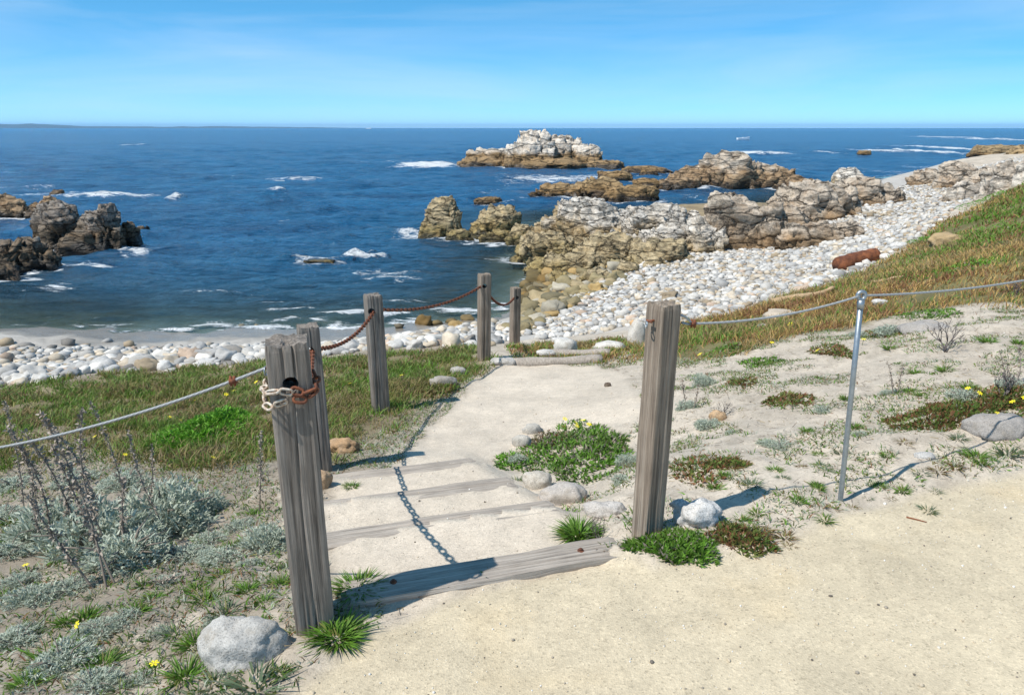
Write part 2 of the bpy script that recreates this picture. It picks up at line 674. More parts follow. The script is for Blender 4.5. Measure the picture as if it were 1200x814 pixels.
def mat_rock(name, wetc, low, top, z1, z2, crack=1.0, scale=1.0, stain=(0.30, 0.17, 0.07), stain_amt=0.35):
    m, t, b, o = material(name)
    p = worldpos(t)
    sx = N(t, 'SeparateXYZ')
    L(t, p, sx.inputs[0])
    zz = mth(t, 'ADD', sx.outputs[2], mth(t, 'MULTIPLY', mth(t, 'SUBTRACT', noise(t, p, 0.8 * scale, 5, 0.65), 0.5), 2.2))
    f1 = mth(t, 'DIVIDE', mth(t, 'SUBTRACT', zz, SEA + z1 - 0.15), 0.3, True)
    f2 = mth(t, 'DIVIDE', mth(t, 'SUBTRACT', zz, SEA + z2 - 0.3), 0.6, True)
    x = mixc(t, f1, wetc, low)
    x = mixc(t, f2, x, top)
    st = ramp(t, noise(t, p, 1.4 * scale, 6, 0.7, 0.4), [(0.48, 0.0), (0.66, stain_amt)])
    x = mixc(t, st, x, stain)
    mot = ramp(t, noise(t, p, 4.5 * scale, 8, 0.72), [(0.28, 0.55), (0.48, 0.97), (0.72, 1.22)])
    x = mixc(t, 1.0, x, mot, 'MULTIPLY')
    fine = ramp(t, noise(t, p, 22 * scale, 4, 0.7), [(0.3, 0.75), (0.7, 1.2)])
    x = mixc(t, 1.0, x, fine, 'MULTIPLY')
    # tilted strata and joints
    mpn = N(t, 'Mapping')
    mpn.inputs['Rotation'].default_value = (R(34), R(-28), R(10))
    mpn.inputs['Scale'].default_value = (1.0 * scale, 1.1 * scale, 3.6 * scale)
    L(t, p, mpn.inputs[0])
    str_n = noise(t, mpn.outputs[0], 1.3, 7, 0.68, 0.5)
    cr = ramp(t, str_n, [(0.40, 1.0), (0.47, 1.0 - 0.62 * crack), (0.50, 1.0)])
    x = mixc(t, 1.0, x, cr, 'MULTIPLY')
    vj = N(t, 'TexVoronoi', Scale=0.85 * scale, feature='DISTANCE_TO_EDGE')
    wv = N(t, 'VectorMath', operation='ADD')
    nzc = N(t, 'TexNoise', Scale=1.1 * scale, Detail=5.0, Roughness=0.7)
    L(t, p, nzc.inputs['Vector'])
    L(t, mpn.outputs[0], wv.inputs[0])
    L(t, nzc.outputs['Color'], wv.inputs[1])
    L(t, wv.outputs[0], vj.inputs['Vector'])
    joint = ramp(t, vj.outputs['Distance'], [(0.0, 0.30), (0.035, 0.85), (0.09, 1.0)])
    x = mixc(t, 1.0, x, joint, 'MULTIPLY')
    L(t, x, b.inputs['Base Color'])
    L(t, ramp(t, f1, [(0.0, 0.32), (1.0, 0.85)]), b.inputs['Roughness'])
    b.inputs['Specular IOR Level'].default_value = 0.35
    q = bump(t, b, joint, 0.8, 0.22 / scale)
    q = bump(t, b, str_n, 0.6, 0.28 / scale, q)
    bump(t, b, noise(t, p, 9 * scale, 8, 0.7), 0.5, 0.06 / scale, q)
    return m


def mat_stone(name, bumpd=0.012, sc=12.0, speck=0.0):
    """loose stones: colour from the stone itself (attribute times object colour)"""
    m, t, b, o = material(name)
    p = worldpos(t)
    x = attr(t, 'col')
    oi = t.nodes.new('ShaderNodeObjectInfo')
    x = mixc(t, 1.0, x, oi.outputs['Color'], 'MULTIPLY')
    x = mixc(t, 1.0, x, ramp(t, noise(t, p, sc * 0.35, 5, 0.6), [(0.3, 0.80), (0.7, 1.12)]), 'MULTIPLY')
    x = mixc(t, 1.0, x, ramp(t, noise(t, p, sc * 3, 6, 0.7), [(0.3, 0.78), (0.5, 1.0), (0.75, 1.15)]), 'MULTIPLY')
    if speck > 0:
        x = mixc(t, 1.0, x, ramp(t, noise(t, p, sc * 9, 3, 0.6), [(0.36, 1 - speck), (0.46, 1.0), (0.7, 1.1)]), 'MULTIPLY')
        x = mixc(t, ramp(t, noise(t, p, sc * .5, 6, 0.7), [(0.52, 0.0), (0.7, 0.6)]), x, (0.30, 0.25, 0.19))
    L(t, x, b.inputs['Base Color'])
    b.inputs['Roughness'].default_value = 0.8
    b.inputs['Specular IOR Level'].default_value = 0.3
    bump(t, b, noise(t, p, sc, 7, 0.7), 0.6, bumpd)
    return m


def mat_wood(name, c1, c2, c3):
    m, t, b, o = material(name)
    p = objcoord(t)
    lo = scaled(t, p, (26, 26, 1.0))
    n1 = noise(t, lo, 2.0, 7, 0.68, 0.15)
    x = ramp(t, n1, [(0.28, c1), (0.5, c2), (0.72, c3)])
    hi = scaled(t, p, (150, 150, 2.6))
    n2 = noise(t, hi, 1.2, 4, 0.65)
    x = mixc(t, 1.0, x, ramp(t, n2, [(0.30, 0.40), (0.46, 0.98), (0.7, 1.2)]), 'MULTIPLY')
    x = mixc(t, 1.0, x, ramp(t, noise(t, p, 5.0, 4, 0.6), [(0.3, 0.82), (0.7, 1.12)]), 'MULTIPLY')
    L(t, x, b.inputs['Base Color'])
    b.inputs['Roughness'].default_value = 0.82
    b.inputs['Specular IOR Level'].default_value = 0.25
    q = bump(t, b, n1, 0.6, 0.012)
    bump(t, b, n2, 0.5, 0.004, q)
    return m


def mat_plain(name, col, rough=0.6, metal=0.0, vary=0.25, sc=40.0, col2=None):
    m, t, b, o = material(name)
    p = objcoord(t)
    n1 = noise(t, p, sc, 6, 0.65)
    if col2 is not None:
        x = mixc(t, ramp(t, n1, [(0.4, 0.0), (0.6, 1.0)]), col, col2)
    else:
        x = mixc(t, 1.0, col, ramp(t, n1, [(0.3, 1 - vary), (0.7, 1 + vary)]), 'MULTIPLY')
    L(t, x, b.inputs['Base Color'])
    b.inputs['Roughness'].default_value = rough
    b.inputs['Metallic'].default_value = metal
    bump(t, b, noise(t, p, sc * 2.5, 4, 0.6), 0.3, 0.002)
    return m


def mat_rope(name, col):
    m, t, b, o = material(name)
    uv = attr(t, 'twist', 'Fac')
    s = mth(t, 'SINE', uv)
    x = mixc(t, ramp(t, s, [(0.0, 0.0), (1.0, 1.0)]), tuple(c * 0.62 for c in col), col)
    L(t, x, b.inputs['Base Color'])
    b.inputs['Roughness'].default_value = 0.6
    return m


def mat_sea():
    m, t, b, o = material('sea_water')
    p = worldpos(t)
    depth = attr(t, 'depth', 'Fac')
    foam = attr(t, 'foam', 'Fac')
    deep = ramp(t, noise(t, scaled(t, p, (0.05, 0.16, 1)), 1.6, 7, 0.68), [(0.3, (0.005, 0.065, 0.18)), (0.68, (0.016, 0.19, 0.42))])
    f = ramp(t, mth(t, 'DIVIDE', depth, 5.0, True), [(0.0, (0.045, 0.085, 0.075)), (0.25, (0.012, 0.095, 0.17)), (1.0, (0.006, 0.08, 0.22))])
    k = ramp(t, mth(t, 'DIVIDE', depth, 5.0, True), [(0.05, 0.0), (0.5, 1.0)])
    base = mixc(t, k, f, deep)
    # foam: real froth, broken up by a lacy pattern
    lace = noise(t, scaled(t, p, (0.7, 1.5, 1)), 1.6, 9, 0.74, 0.6)
    fm = mth(t, 'ADD', foam, mth(t, 'MULTIPLY', mth(t, 'SUBTRACT', lace, 0.5), 3.0))
    fmask = ramp(t, fm, [(0.55, 0.0), (0.85, 1.0)])
    fmask = mth(t, 'MULTIPLY', fmask, ramp(t, foam, [(0.03, 0.0), (0.2, 1.0)]))
    col = mixc(t, fmask, base, (0.80, 0.83, 0.85))
    t.nodes.remove(b)
    b = t.nodes.new('ShaderNodeBsdfDiffuse')
    L(t, col, b.inputs['Color'])
    gl = t.nodes.new('ShaderNodeBsdfGlossy')
    gl.inputs['Roughness'].default_value = 0.11
    fr = t.nodes.new('ShaderNodeFresnel')
    fr.inputs['IOR'].default_value = 1.33
    h = N(t, 'Bump', Strength=1.0, Distance=1.1)
    L(t, noise(t, scaled(t, p, (0.50, 1.0, 1)), 0.9, 6, 0.66, 0.35), h.inputs['Height'])
    h2 = N(t, 'Bump', Strength=1.0, Distance=0.30)
    L(t, noise(t, scaled(t, p, (0.6, 1.1, 1)), 4.2, 5, 0.65, 0.3), h2.inputs['Height'])
    L(t, h.outputs[0], h2.inputs['Normal'])
    h3 = N(t, 'Bump', Strength=0.9, Distance=3.4)
    L(t, noise(t, scaled(t, p, (0.07, 0.17, 1)), 1.0, 4, 0.65, 0.3), h3.inputs['Height'])
    L(t, h2.outputs[0], h3.inputs['Normal'])
    for nd in (b, gl, fr):
        L(t, h3.outputs[0], nd.inputs['Normal'])
    # wave faces hide one another at grazing angles, so the sheen never becomes a full mirror
    fac = mth(t, 'MINIMUM', mth(t, 'MULTIPLY', fr.outputs[0], 1.0), 0.52)
    fac = mth(t, 'MULTIPLY', fac, mth(t, 'SUBTRACT', 1.0, fmask))
    m0 = t.nodes.new('ShaderNodeMixShader')
    L(t, fac, m0.inputs[0])
    L(t, b.outputs[0], m0.inputs[1])
    L(t, gl.outputs[0], m0.inputs[2])
    tr = t.nodes.new('ShaderNodeBsdfTransparent')
    tr.inputs[0].default_value = (0.80, 0.93, 0.90, 1)
    clear = ramp(t, mth(t, 'DIVIDE', depth, 1.35, True), [(0.0, 0.85), (0.2, 0.55), (0.6, 0.2), (1.0, 0.0)])
    clear = mth(t, 'MULTIPLY', clear, mth(t, 'SUBTRACT', 1.0, fmask))
    ms = t.nodes.new('ShaderNodeMixShader')
    L(t, clear, ms.inputs[0])
    L(t, m0.outputs[0], ms.inputs[1])
    L(t, tr.outputs[0], ms.inputs[2])
    L(t, ms.outputs[0], o.inputs['Surface'])
    return m


M_GROUND = mat_ground()
M_LEAF = mat_leaf('leaf')
M_DRY = mat_leaf('dry_stem', 0.8, 0.0)
M_STONE = mat_stone('stone')
M_PEBBLE = mat_stone('pebble', 0.004, 40.0)
M_GRANITE = mat_stone('granite', 0.02, 22.0, 0.45)
M_WOOD = mat_wood('weathered_wood', (0.090, 0.076, 0.064), (0.215, 0.185, 0.158), (0.35, 0.31, 0.27))
M_WOODB = mat_wood('brown_weathered_wood', (0.105, 0.08, 0.06), (0.25, 0.20, 0.155), (0.38, 0.325, 0.265))
M_BOARD = mat_wood('grey_board_wood', (0.22, 0.185, 0.155), (0.37, 0.32, 0.27), (0.48, 0.425, 0.365))
M_BOARDS = mat_wood('sandy_board_wood', (0.25, 0.215, 0.18), (0.37, 0.32, 0.27), (0.47, 0.41, 0.345))
M_RUST = mat_plain('rusty_iron', (0.095, 0.040, 0.024), 0.85, 0.1, 0.4, 60, (0.20, 0.062, 0.026))
M_RUSTB = mat_plain('bright_rust', (0.26, 0.085, 0.035), 0.85, 0.1, 0.4, 50, (0.14, 0.05, 0.028))
M_WHITE = mat_plain('flaking_white_paint', (0.62, 0.57, 0.49), 0.7, 0.0, 0.2, 60, (0.36, 0.24, 0.16))
M_STEEL = mat_plain('galvanised_steel', (0.30, 0.34, 0.37), 0.42, 0.7, 0.18, 30)
M_ROPE = mat_rope('grey_cable', (0.40, 0.41, 0.41))
M_HOLE = mat_plain('dark_bore', (0.03, 0.025, 0.02), 0.95, 0, 0.2, 30)
M_YELLOW = mat_plain('yellow_petal', (0.85, 0.70, 0.02), 0.5, 0, 0.08, 60)
M_SEA = mat_sea()

# ---------------------------------------------------------------- the ground, one sheet split by what it is
def build_ground():
    na, nr = 540, 500
    a1 = np.linspace(R(-66), R(66), na)
    rr = np.geomspace(0.55, 240.0, nr)
    A, RR = np.meshgrid(a1, rr)
    x = (np.sin(A) * RR).ravel()
    y = (np.cos(A) * RR).ravel()
    idx = np.arange(na * nr).reshape(nr, na)
    F = np.stack([idx[:-1, :-1], idx[:-1, 1:], idx[1:, 1:], idx[1:, :-1]], -1).reshape(-1, 4)
    # the rest of the circle, coarse, behind the photographer; and the disc under the feet
    nb, nq = 40, 60
    a2 = np.linspace(R(66), R(294), nb)
    r2 = np.geomspace(0.55, 60.0, nq)
    A2, R2 = np.meshgrid(a2, r2)
    x2 = (np.sin(A2) * R2).ravel()
    y2 = (np.cos(A2) * R2).ravel()
    o = len(x)
    idx = np.arange(nb * nq).reshape(nq, nb) + o
    F2 = np.stack([idx[:-1, :-1], idx[:-1, 1:], idx[1:, 1:], idx[1:, :-1]], -1).reshape(-1, 4)
    a3 = np.concatenate([a1[::32], a2])
    r3 = np.array([0.56, 0.3, 0.05])
    A3, R3 = np.meshgrid(a3, r3)
    x3, y3 = (np.sin(A3) * R3).ravel(), (np.cos(A3) * R3).ravel()
    o3 = o + len(x2)
    idx = np.arange(len(a3) * 3).reshape(3, len(a3)) + o3
    F3 = np.stack([idx[1:, :-1], idx[1:, 1:], idx[:-1, 1:], idx[:-1, :-1]], -1).reshape(-1, 4)
    x = np.concatenate([x, x2, x3])
    y = np.concatenate([y, y2, y3])
    F = np.concatenate([F, F2, F3])[:, ::-1]
    z = H(x, y)
    V = np.stack([x, y, z], 1)
    g, s, gl, b = zones(x, y, z)
    n1 = fbm2(x, y, 0.8, 4, 21)[:, None]
    n2 = fbm2(x, y, 0.25, 3, 22)[:, None]
    n3 = fbm2(x, y, 0.06, 2, 23)[:, None]
    dune = np.array([0.50, 0.43, 0.345]) * (1 + 0.16 * n1 + 0.14 * n2)
    left = sstep(-0.3, -1.2, x)[:, None]
    litter = sstep(-0.15, 0.45, n2 + 0.7 * n3 + 0.65 * left - 0.12)
    dune = dune * (1 - 0.62 * litter * (0.5 + 0.5 * left)) + np.array([0.13, 0.105, 0.075]) * 0.62 * litter * (0.5 + 0.5 * left)
    grav = np.array([0.55, 0.462, 0.325]) * (1 + 0.09 * n1 + 0.05 * n2)
    och = sstep(0.15, 0.55, fbm2(x, y, 0.45, 4, 24))[:, None]
    grav = grav * (1 - 0.35 * och) + np.array([0.60, 0.46, 0.27]) * 0.35 * och
    spath = np.array([0.56, 0.48, 0.385]) * (1 + 0.09 * n1 + 0.07 * n2)
    gcol = np.array([0.215, 0.175, 0.105]) * (1 + 0.35 * n1 + 0.25 * n2)
    rt = sstep(0.5, 2.0, x)[:, None]
    gcol = gcol * (1 - rt) + np.array([0.16, 0.14, 0.06]) * (1 + .35 * n1 + .25 * n2) * rt
    bcol = np.array([0.44, 0.41, 0.37]) * (1 + 0.10 * n1 + 0.2 * n3)
    offst = sstep(0.1, -1.2, poly_sd(x, y, STONE_R) + 0.8 * n1[:, 0])[:, None] * (y > 19)[:, None] * (sstep(-2.0, 4.0, x) * sstep(23.0, 17.0, x))[:, None]
    bcol = bcol * (1 - offst) + np.array([0.27, 0.205, 0.12]) * (1 + .5 * n1 + .4 * n2) * offst
    col = dune
    for wt, c in ((b, bcol), (gl, gcol), (s, spath), (g, grav)):
        col = col * (1 - wt[:, None]) + c * wt[:, None]
    # wet sand by the water, then the olive sea bed
    wet = sstep(SEA + 0.28, SEA + 0.10, z + 0.05 * n1[:, 0]) * (y > 8)
    col = col * (1 - wet[:, None]) + np.array([0.23, 0.20, 0.16]) * wet[:, None]
    bed = sstep(SEA - 0.05, SEA - 0.35, z)[:, None] * (y > 8)[:, None]
    wd = sstep(0.0, 0.4, fbm2(x, y, 2.0, 4, 25))[:, None]
    col = col * (1 - bed) + (np.array([0.16, 0.14, 0.08]) * (1 - wd) + np.array([0.05, 0.045, 0.03]) * wd) * bed
    # split into objects
    fc = F[:, 0]
    zone = np.full(len(F), 2)
    zone[(b[fc] > 0.5)] = 4
    zone[gl[fc] > 0.5] = 3
    zone[s[fc] > 0.5] = 1
    zone[g[fc] > 0.5] = 0
    zone[(z[fc] < SEA - 0.06) & (y[fc] > 8)] = 5
    for k, nm in enumerate(('gravel_path', 'sandy_path', 'dune_sand', 'grassy_bank', 'stony_beach', 'seabed')):
        f = F[zone == k]
        u, inv = np.unique(f.ravel(), return_inverse=True)
        me = mesh_np(nm, V[u], inv.reshape(-1, 4), True, col[u], {'wet': wet[u]})
        structure(link(nm, me, M_GROUND))


build_ground()

# ---------------------------------------------------------------- rock outcrops
def lump(size, seed, sub=5, boxy=0.68, strata=0.0, rough=1.0, tilt=(0.35, -0.25)):
    V, F = ico(sub)
    size = np.array(size, float)
    P = np.sign(V) * np.abs(V) ** boxy
    P /= np.linalg.norm(P, axis=1)[:, None] ** 0.6
    ms = float(size.prod() ** (1 / 3))
    off = np.array([seed * 3.17, seed * 1.73, seed * 0.91])
    nr = P / size
    nr /= np.linalg.norm(nr, axis=1)[:, None]
    Q = P * size
    Q = Q * (1 + 0.30 * fbm(P * 1.1 + off, 2, seed))[:, None]
    rgl = np.random.default_rng(seed * 13 + 1)
    for k in range(16):                          # broad cleavage faces
        nn = rgl.normal(size=3)
        nn /= np.linalg.norm(nn)
        if nn[2] < -0.4:
            nn[2] *= -1
        ext = np.linalg.norm(nn * size)
        tt = Q @ nn - ext * rgl.uniform(0.72, 0.98)
        Q = Q - np.outer(np.maximum(tt, 0), nn)
    warp = 0.3 * ms * np.stack([fbm(Q / ms * 1.5 + off + k * 9, 2, seed + k) for k in range(3)], 1)
    ax = np.array([tilt[0], tilt[1], 1.0])
    ax /= np.linalg.norm(ax)
    # joints run with the bedding: squeeze the cells along the bedding axis
    W = Q + warp * 0.6
    W = W + np.outer(W @ ax, ax) * 0.9
    d = np.zeros(len(Q))
    for sc, am in ((0.62, 0.24), (0.30, 0.11), (0.13, 0.032)):
        h, tl, e = cells(W / (sc * ms) + off, seed + int(sc * 100))
        d += am * ms * (0.55 * h + 0.75 * tl) * rough
        d -= am * ms * 0.55 * np.exp(-(e / 0.07) ** 2) * rough
    if strata > 0:
        q = (Q + warp * 0.35) @ ax / (0.13 * ms)
        lay = np.floor(q)
        r = hash01(lay.astype(np.int64), np.zeros(len(q), np.int64), np.zeros(len(q), np.int64), seed + 50) * 2 - 1
        fr = q - lay
        d += strata * ms * (0.10 * r - 0.06 * np.exp(-((fr - 0.0) / 0.12) ** 2))
    d += 0.018 * ms * fbm(Q / ms * 14 + off, 3, seed + 9)
    an = np.array([1.0, 1.0, np.clip(size[2] / ms, 0.3, 1.0)])
    return Q + nr * d[:, None] * an, F


FOOT = []                                   # footprints in the water, for the froth around them


def outcrop(name, label, lumps, mat, cat='rock', group=None, sub_parent=None):
    """lumps: (x, y, zbase, wx, wy, h, rotz, seed, sub, kw). One continuous outcrop = one mesh; lumps that stand clear become a rock of their own."""
    comp = list(range(len(lumps)))
    for i in range(len(lumps)):
        for j in range(i):
            A, B = lumps[i], lumps[j]
            if abs(A[0] - B[0]) < .42 * (A[3] + B[3]) and abs(A[1] - B[1]) < .42 * (A[4] + B[4]):
                ci, cj = comp[i], comp[j]
                comp = [cj if c == ci else c for c in comp]
    first, nth = None, 0
    for k in dict.fromkeys(comp):
        grp = [l for l, c in zip(lumps, comp) if c == k]
        lab = label if first is None else ('detached block', 'lesser detached block', 'outlying low block', 'smallest outlying block')[nth % 4] + ' beside the ' + ' '.join(label.split()[:8]).rstrip(',')
        nth += first is not None
        o = one_rock(name, lab, grp, mat, cat, group)
        first = first or o
    return first


def one_rock(name, label, lumps, mat, cat, group):
    x0 = np.mean([l[0] for l in lumps])
    y0 = np.mean([l[1] for l in lumps])
    z0 = min(l[2] for l in lumps)
    mb = MB()
    for (x, y, zb, wx, wy, h, rz, seed, sub, kw) in lumps:
        V, F = lump((wx / 2, wy / 2, h * 0.62), seed, sub, **kw)
        V[:, 0] *= wx / (V[:, 0].max() - V[:, 0].min())
        V[:, 1] *= wy / (V[:, 1].max() - V[:, 1].min())
        V[:, 0] -= 0.5 * (V[:, 0].max() + V[:, 0].min())
        c, s = math.cos(rz), math.sin(rz)
        V = np.stack([V[:, 0] * c - V[:, 1] * s, V[:, 0] * s + V[:, 1] * c, V[:, 2]], 1)
        # top of the lump sits h above its base
        V[:, 2] *= h / max(V[:, 2].max() * 1.15, 1e-6)
        V[:, 2] += h - V[:, 2].max()
        up = np.clip(V[:, 2] / h, 0, 1)
        V[:, 2] = np.where(V[:, 2] > 0, h * (1 - (1 - up) ** 1.15), V[:, 2])
        mb.add(V + np.array([x - x0, y - y0, zb - z0]), F)
        FOOT.append((x, y, wx * 0.5, wy * 0.5, rz))
    o = link(name, mb.mesh(name, False), mat, loc=(x0, y0, z0))
    return tag(o, label, cat, group)


def rk(px0, px1, pyb, pyt, zb, seed, sub=5, depth=1.0, rz=0.0, dy=0.0, **kw):
    """a lump that spans px0..px1 with its waterline at pyb and its crest at pyt"""
    q = hit(0.5 * (px0 + px1), pyb)
    zb = max(zb, q[2] - 0.15) if q[2] > SEA + 0.05 else zb
    a, b = on_z(px0, pyb, zb), on_z(px1, pyb, zb)
    wx = b[0] - a[0]
    wy = wx * depth
    y = a[1] + wy * 0.42 + dy
    sc = y / a[1]
    top = at_y(0.5 * (px0 + px1), pyt, y)[2]
    x = 0.5 * (a[0] + b[0]) * sc
    return (x, y, zb, wx * sc, wy, max(top - zb, 0.1), rz, seed, sub, kw)


MR_DARK = mat_rock('dark_grey_rock', (0.035, 0.032, 0.028), (0.16, 0.12, 0.08), (0.31, 0.27, 0.23), 0.15, 0.9, 1.0, 1.0, (0.26, 0.15, 0.07), 0.45)
MR_PALE = mat_rock('pale_guano_rock', (0.05, 0.040, 0.03), (0.33, 0.22, 0.11), (0.72, 0.645, 0.55), 0.25, 1.7, 0.8, 0.55, (0.36, 0.24, 0.14), 0.4)
MR_GREY = mat_rock('light_grey_rock', (0.06, 0.055, 0.035), (0.42, 0.315, 0.175), (0.68, 0.625, 0.55), 0.1, 1.15, 0.9, 1.0, (0.30, 0.22, 0.13), 0.35)
MR_OLIVE = mat_rock('olive_rock', (0.07, 0.062, 0.030), (0.36, 0.275, 0.12), (0.48, 0.385, 0.235), 0.05, 0.6, 0.9, 1.1, (0.24, 0.14, 0.04), 0.4)
MR_TAN = mat_rock('tan_rock', (0.06, 0.045, 0.03), (0.37, 0.255, 0.15), (0.55, 0.465, 0.37), 0.3, 1.5, 0.9, 0.8, (0.36, 0.21, 0.10), 0.5)
MR_BROWN = mat_rock('brown_kelp_rock', (0.045, 0.032, 0.022), (0.30, 0.19, 0.085), (0.42, 0.295, 0.155), 0.2, 0.8, 0.8, 0.9, (0.17, 0.10, 0.04), 0.5)

S = SEA - 0.35
ST = dict(strata=1.0)
outcrop('sea_rock', 'craggy dark grey rock in the cove with shaded right flank and froth at its foot', [
    rk(38, 112, 296, 234, SEA - .3, 3, 5, 0.9), rk(92, 152, 298, 238, SEA - .3, 4, 5, 0.9), rk(140, 166, 292, 258, SEA - .3, 5, 4, 1.0),
    rk(60, 130, 300, 268, SEA - .3, 6, 4, 0.5)], MR_DARK)
outcrop('sea_rock', 'small round brown rock at the tip of the craggy dark rock', [rk(156, 177, 275, 264, SEA - .3, 8, 4)], MR_DARK)
outcrop('sea_rock', 'dark slab sided rock nearest the cove beach', [
    rk(-60, 40, 330, 268, SEA - .3, 11, 5, 0.8, strata=1.0), rk(20, 76, 322, 276, SEA - .3, 12, 5, 0.9, strata=0.6), rk(-70, 30, 337, 302, SEA - .3, 13, 4, 0.5)], MR_DARK)
outcrop('sea_rock', 'low tawny rock ridge behind the dark cove rocks', [
    rk(-50, 42, 257, 226, SEA - .3, 15, 5, 0.5), rk(30, 82, 258, 229, SEA - .3, 16, 5, 0.7)], MR_TAN)
outcrop('sea_rock', 'small dark rock tip awash behind the tawny ridge', [rk(58, 78, 232, 222, SEA - .2, 17, 4)], MR_DARK)
outcrop('sea_rock', 'blocky tan boulder standing in water with steep left face', [
    rk(490, 544, 281, 229, SEA - .2, 25, 5, 0.8, rz=0.15, boxy=0.55, rough=0.6, strata=0.7), rk(488, 525, 282, 262, SEA - .2, 26, 4, 0.6)], MR_OLIVE)
outcrop('sea_rock', 'humped tan boulder beside the blocky one, sloping to the water', [
    rk(548, 612, 282, 238, SEA - .2, 28, 5, 0.8, boxy=0.7, rough=0.7, strata=0.7), rk(590, 632, 292, 262, SEA - .2, 29, 5, 0.8), rk(560, 600, 287, 268, SEA - .2, 30, 4, 0.5), rk(522, 556, 284, 268, SEA - .2, 27, 4, 0.6)], MR_OLIVE)
outcrop('sea_rock', 'flat dark brown weedy rock awash behind the two boulders', [rk(555, 592, 239, 230, SEA - .15, 31, 4, 0.6)], MR_BROWN)
outcrop('sea_rock', 'round mossy rock with a wave breaking over it', [rk(356, 394, 308, 303, SEA - .12, 32, 4, 0.7)], MR_OLIVE)
outcrop('rock_island', 'tall pale rock island with white crest reaching the horizon', [
    rk(590, 655, 199, 151, S, 35, 5, 0.8, rough=1.15), rk(625, 690, 198, 158, S, 36, 5, 0.8, rough=1.15), rk(655, 712, 198, 168, S, 37, 5, 0.8), rk(540, 620, 197, 172, S, 38, 5, 0.7),
    rk(535, 600, 198, 182, S, 39, 4, 0.6), rk(600, 700, 200, 184, S, 40, 5, 0.4), rk(680, 735, 200, 187, S, 41, 5, 0.6), rk(632, 668, 197, 157, S, 42, 4, 0.7)], MR_PALE)
outcrop('sea_rock', 'long low brown kelp covered reef in front of the pale island', [
    rk(618, 690, 232, 213, SEA - .2, 45, 5, 0.5), rk(660, 735, 234, 206, SEA - .2, 46, 5, 0.5), rk(700, 774, 236, 216, SEA - .2, 47, 5, 0.4), rk(688, 728, 230, 206, SEA - .2, 48, 4, 0.8)], MR_BROWN)
for k, (a, b, yb, yt, lab) in enumerate(((740, 775, 221, 208, 'small brown reef rock between the long reef and the humped headland'), (748, 772, 206, 198, 'low dark reef rock in the channel off the pale island'),
                                    (700, 742, 212, 200, 'dark wave washed rock at the pale island foot'), (726, 790, 204, 194, 'thin line of dark rocks joining island and headland'))):
    outcrop('reef_rock', lab, [rk(a, b, yb, yt, SEA - .2, 50 + k, 4, 0.6)], MR_BROWN)
outcrop('headland_rock', 'humped brown and grey headland rock beyond the channel', [
    rk(800, 900, 222, 175, S, 55, 5, 0.7), rk(775, 850, 222, 192, S, 56, 5, 0.6), rk(862, 935, 222, 190, S, 57, 5, 0.7), rk(768, 825, 224, 208, S, 58, 5, 0.6), rk(835, 882, 215, 177, S, 59, 4, 0.6), rk(900, 960, 226, 205, S, 60, 4, 0.6)], MR_TAN)
outcrop('rock_outcrop', 'broad light grey layered outcrop with cracked top at the water', [
    rk(630, 765, 292, 229, SEA - .1, 63, 6, 0.8, strata=0.9, rough=0.8), rk(715, 836, 292, 236, SEA - .1, 64, 6, 0.8, strata=0.9, rough=0.8),
    rk(640, 690, 270, 228, SEA - .1, 65, 5, 0.8, strata=0.6), rk(760, 838, 300, 262, SEA - .1, 66, 5, 0.7, strata=0.8), rk(612, 700, 292, 250, SEA - .1, 67, 5, 0.8, strata=0.9)], MR_GREY)
outcrop('rock_outcrop', 'olive brown lower shelf of rock below the grey outcrop', [
    rk(596, 705, 310, 270, SEA - .3, 70, 6, 0.6, strata=0.9), rk(660, 785, 318, 272, SEA - .2, 71, 6, 0.6, strata=0.9), rk(735, 815, 314, 278, SEA - .1, 72, 5, 0.6), rk(630, 720, 328, 294, SEA - .3, 73, 5, 0.5)], MR_OLIVE)
outcrop('rock_outcrop', 'cracked pale shoulder of rock between the grey outcrop and the stones', [
    rk(735, 850, 302, 258, SEA + .1, 110, 6, 0.6, strata=0.9), rk(690, 770, 305, 268, SEA + .0, 111, 5, 0.6, strata=0.9), rk(790, 850, 300, 250, SEA + .1, 112, 5, 0.8, strata=0.6)], MR_GREY)
for k, (a, b, yb, yt, lab) in enumerate(((640, 672, 338, 316, 'square olive boulder at the water below the shelf'), (676, 716, 336, 312, 'split olive boulder among brown stones below the shelf'),
                                    (720, 752, 326, 304, 'tan boulder where the olive shelf meets the white stones'), (612, 650, 322, 303, 'low wet boulder at the seaward end of the shelf'), (752, 782, 318, 300, 'pale boulder at the inner end of the olive shelf'))):
    outcrop('boulder', lab, [rk(a, b, yb, yt, SEA + (.0 if a < 670 else .25), 115 + k, 4, 0.8)], MR_OLIVE)
outcrop('rock_outcrop', 'brown square shouldered rock with vertical face beside the grey outcrop', [
    rk(818, 898, 296, 222, SEA + .3, 76, 5, 0.8, boxy=0.55, rough=0.6, strata=0.7), rk(870, 925, 294, 232, SEA + .4, 77, 5, 0.8, boxy=0.6, strata=0.5), rk(835, 895, 294, 262, SEA + .4, 78, 5, 0.5)], MR_TAN)
outcrop('rock_outcrop', 'jumbled brown and grey rock ridge behind the square shouldered rock', [
    rk(885, 990, 268, 212, SEA + .4, 80, 5, 0.8), rk(915, 1010, 262, 210, SEA + .5, 85, 5, 0.8), rk(880, 960, 275, 240, SEA + .5, 82, 5, 0.7)], MR_TAN)
outcrop('rock_outcrop', 'low split rock at the upper edge of the white stones', [rk(905, 990, 294, 258, SEA + .6, 84, 5, 0.6), rk(960, 1020, 282, 258, SEA + .7, 87, 5, 0.6)], MR_TAN)
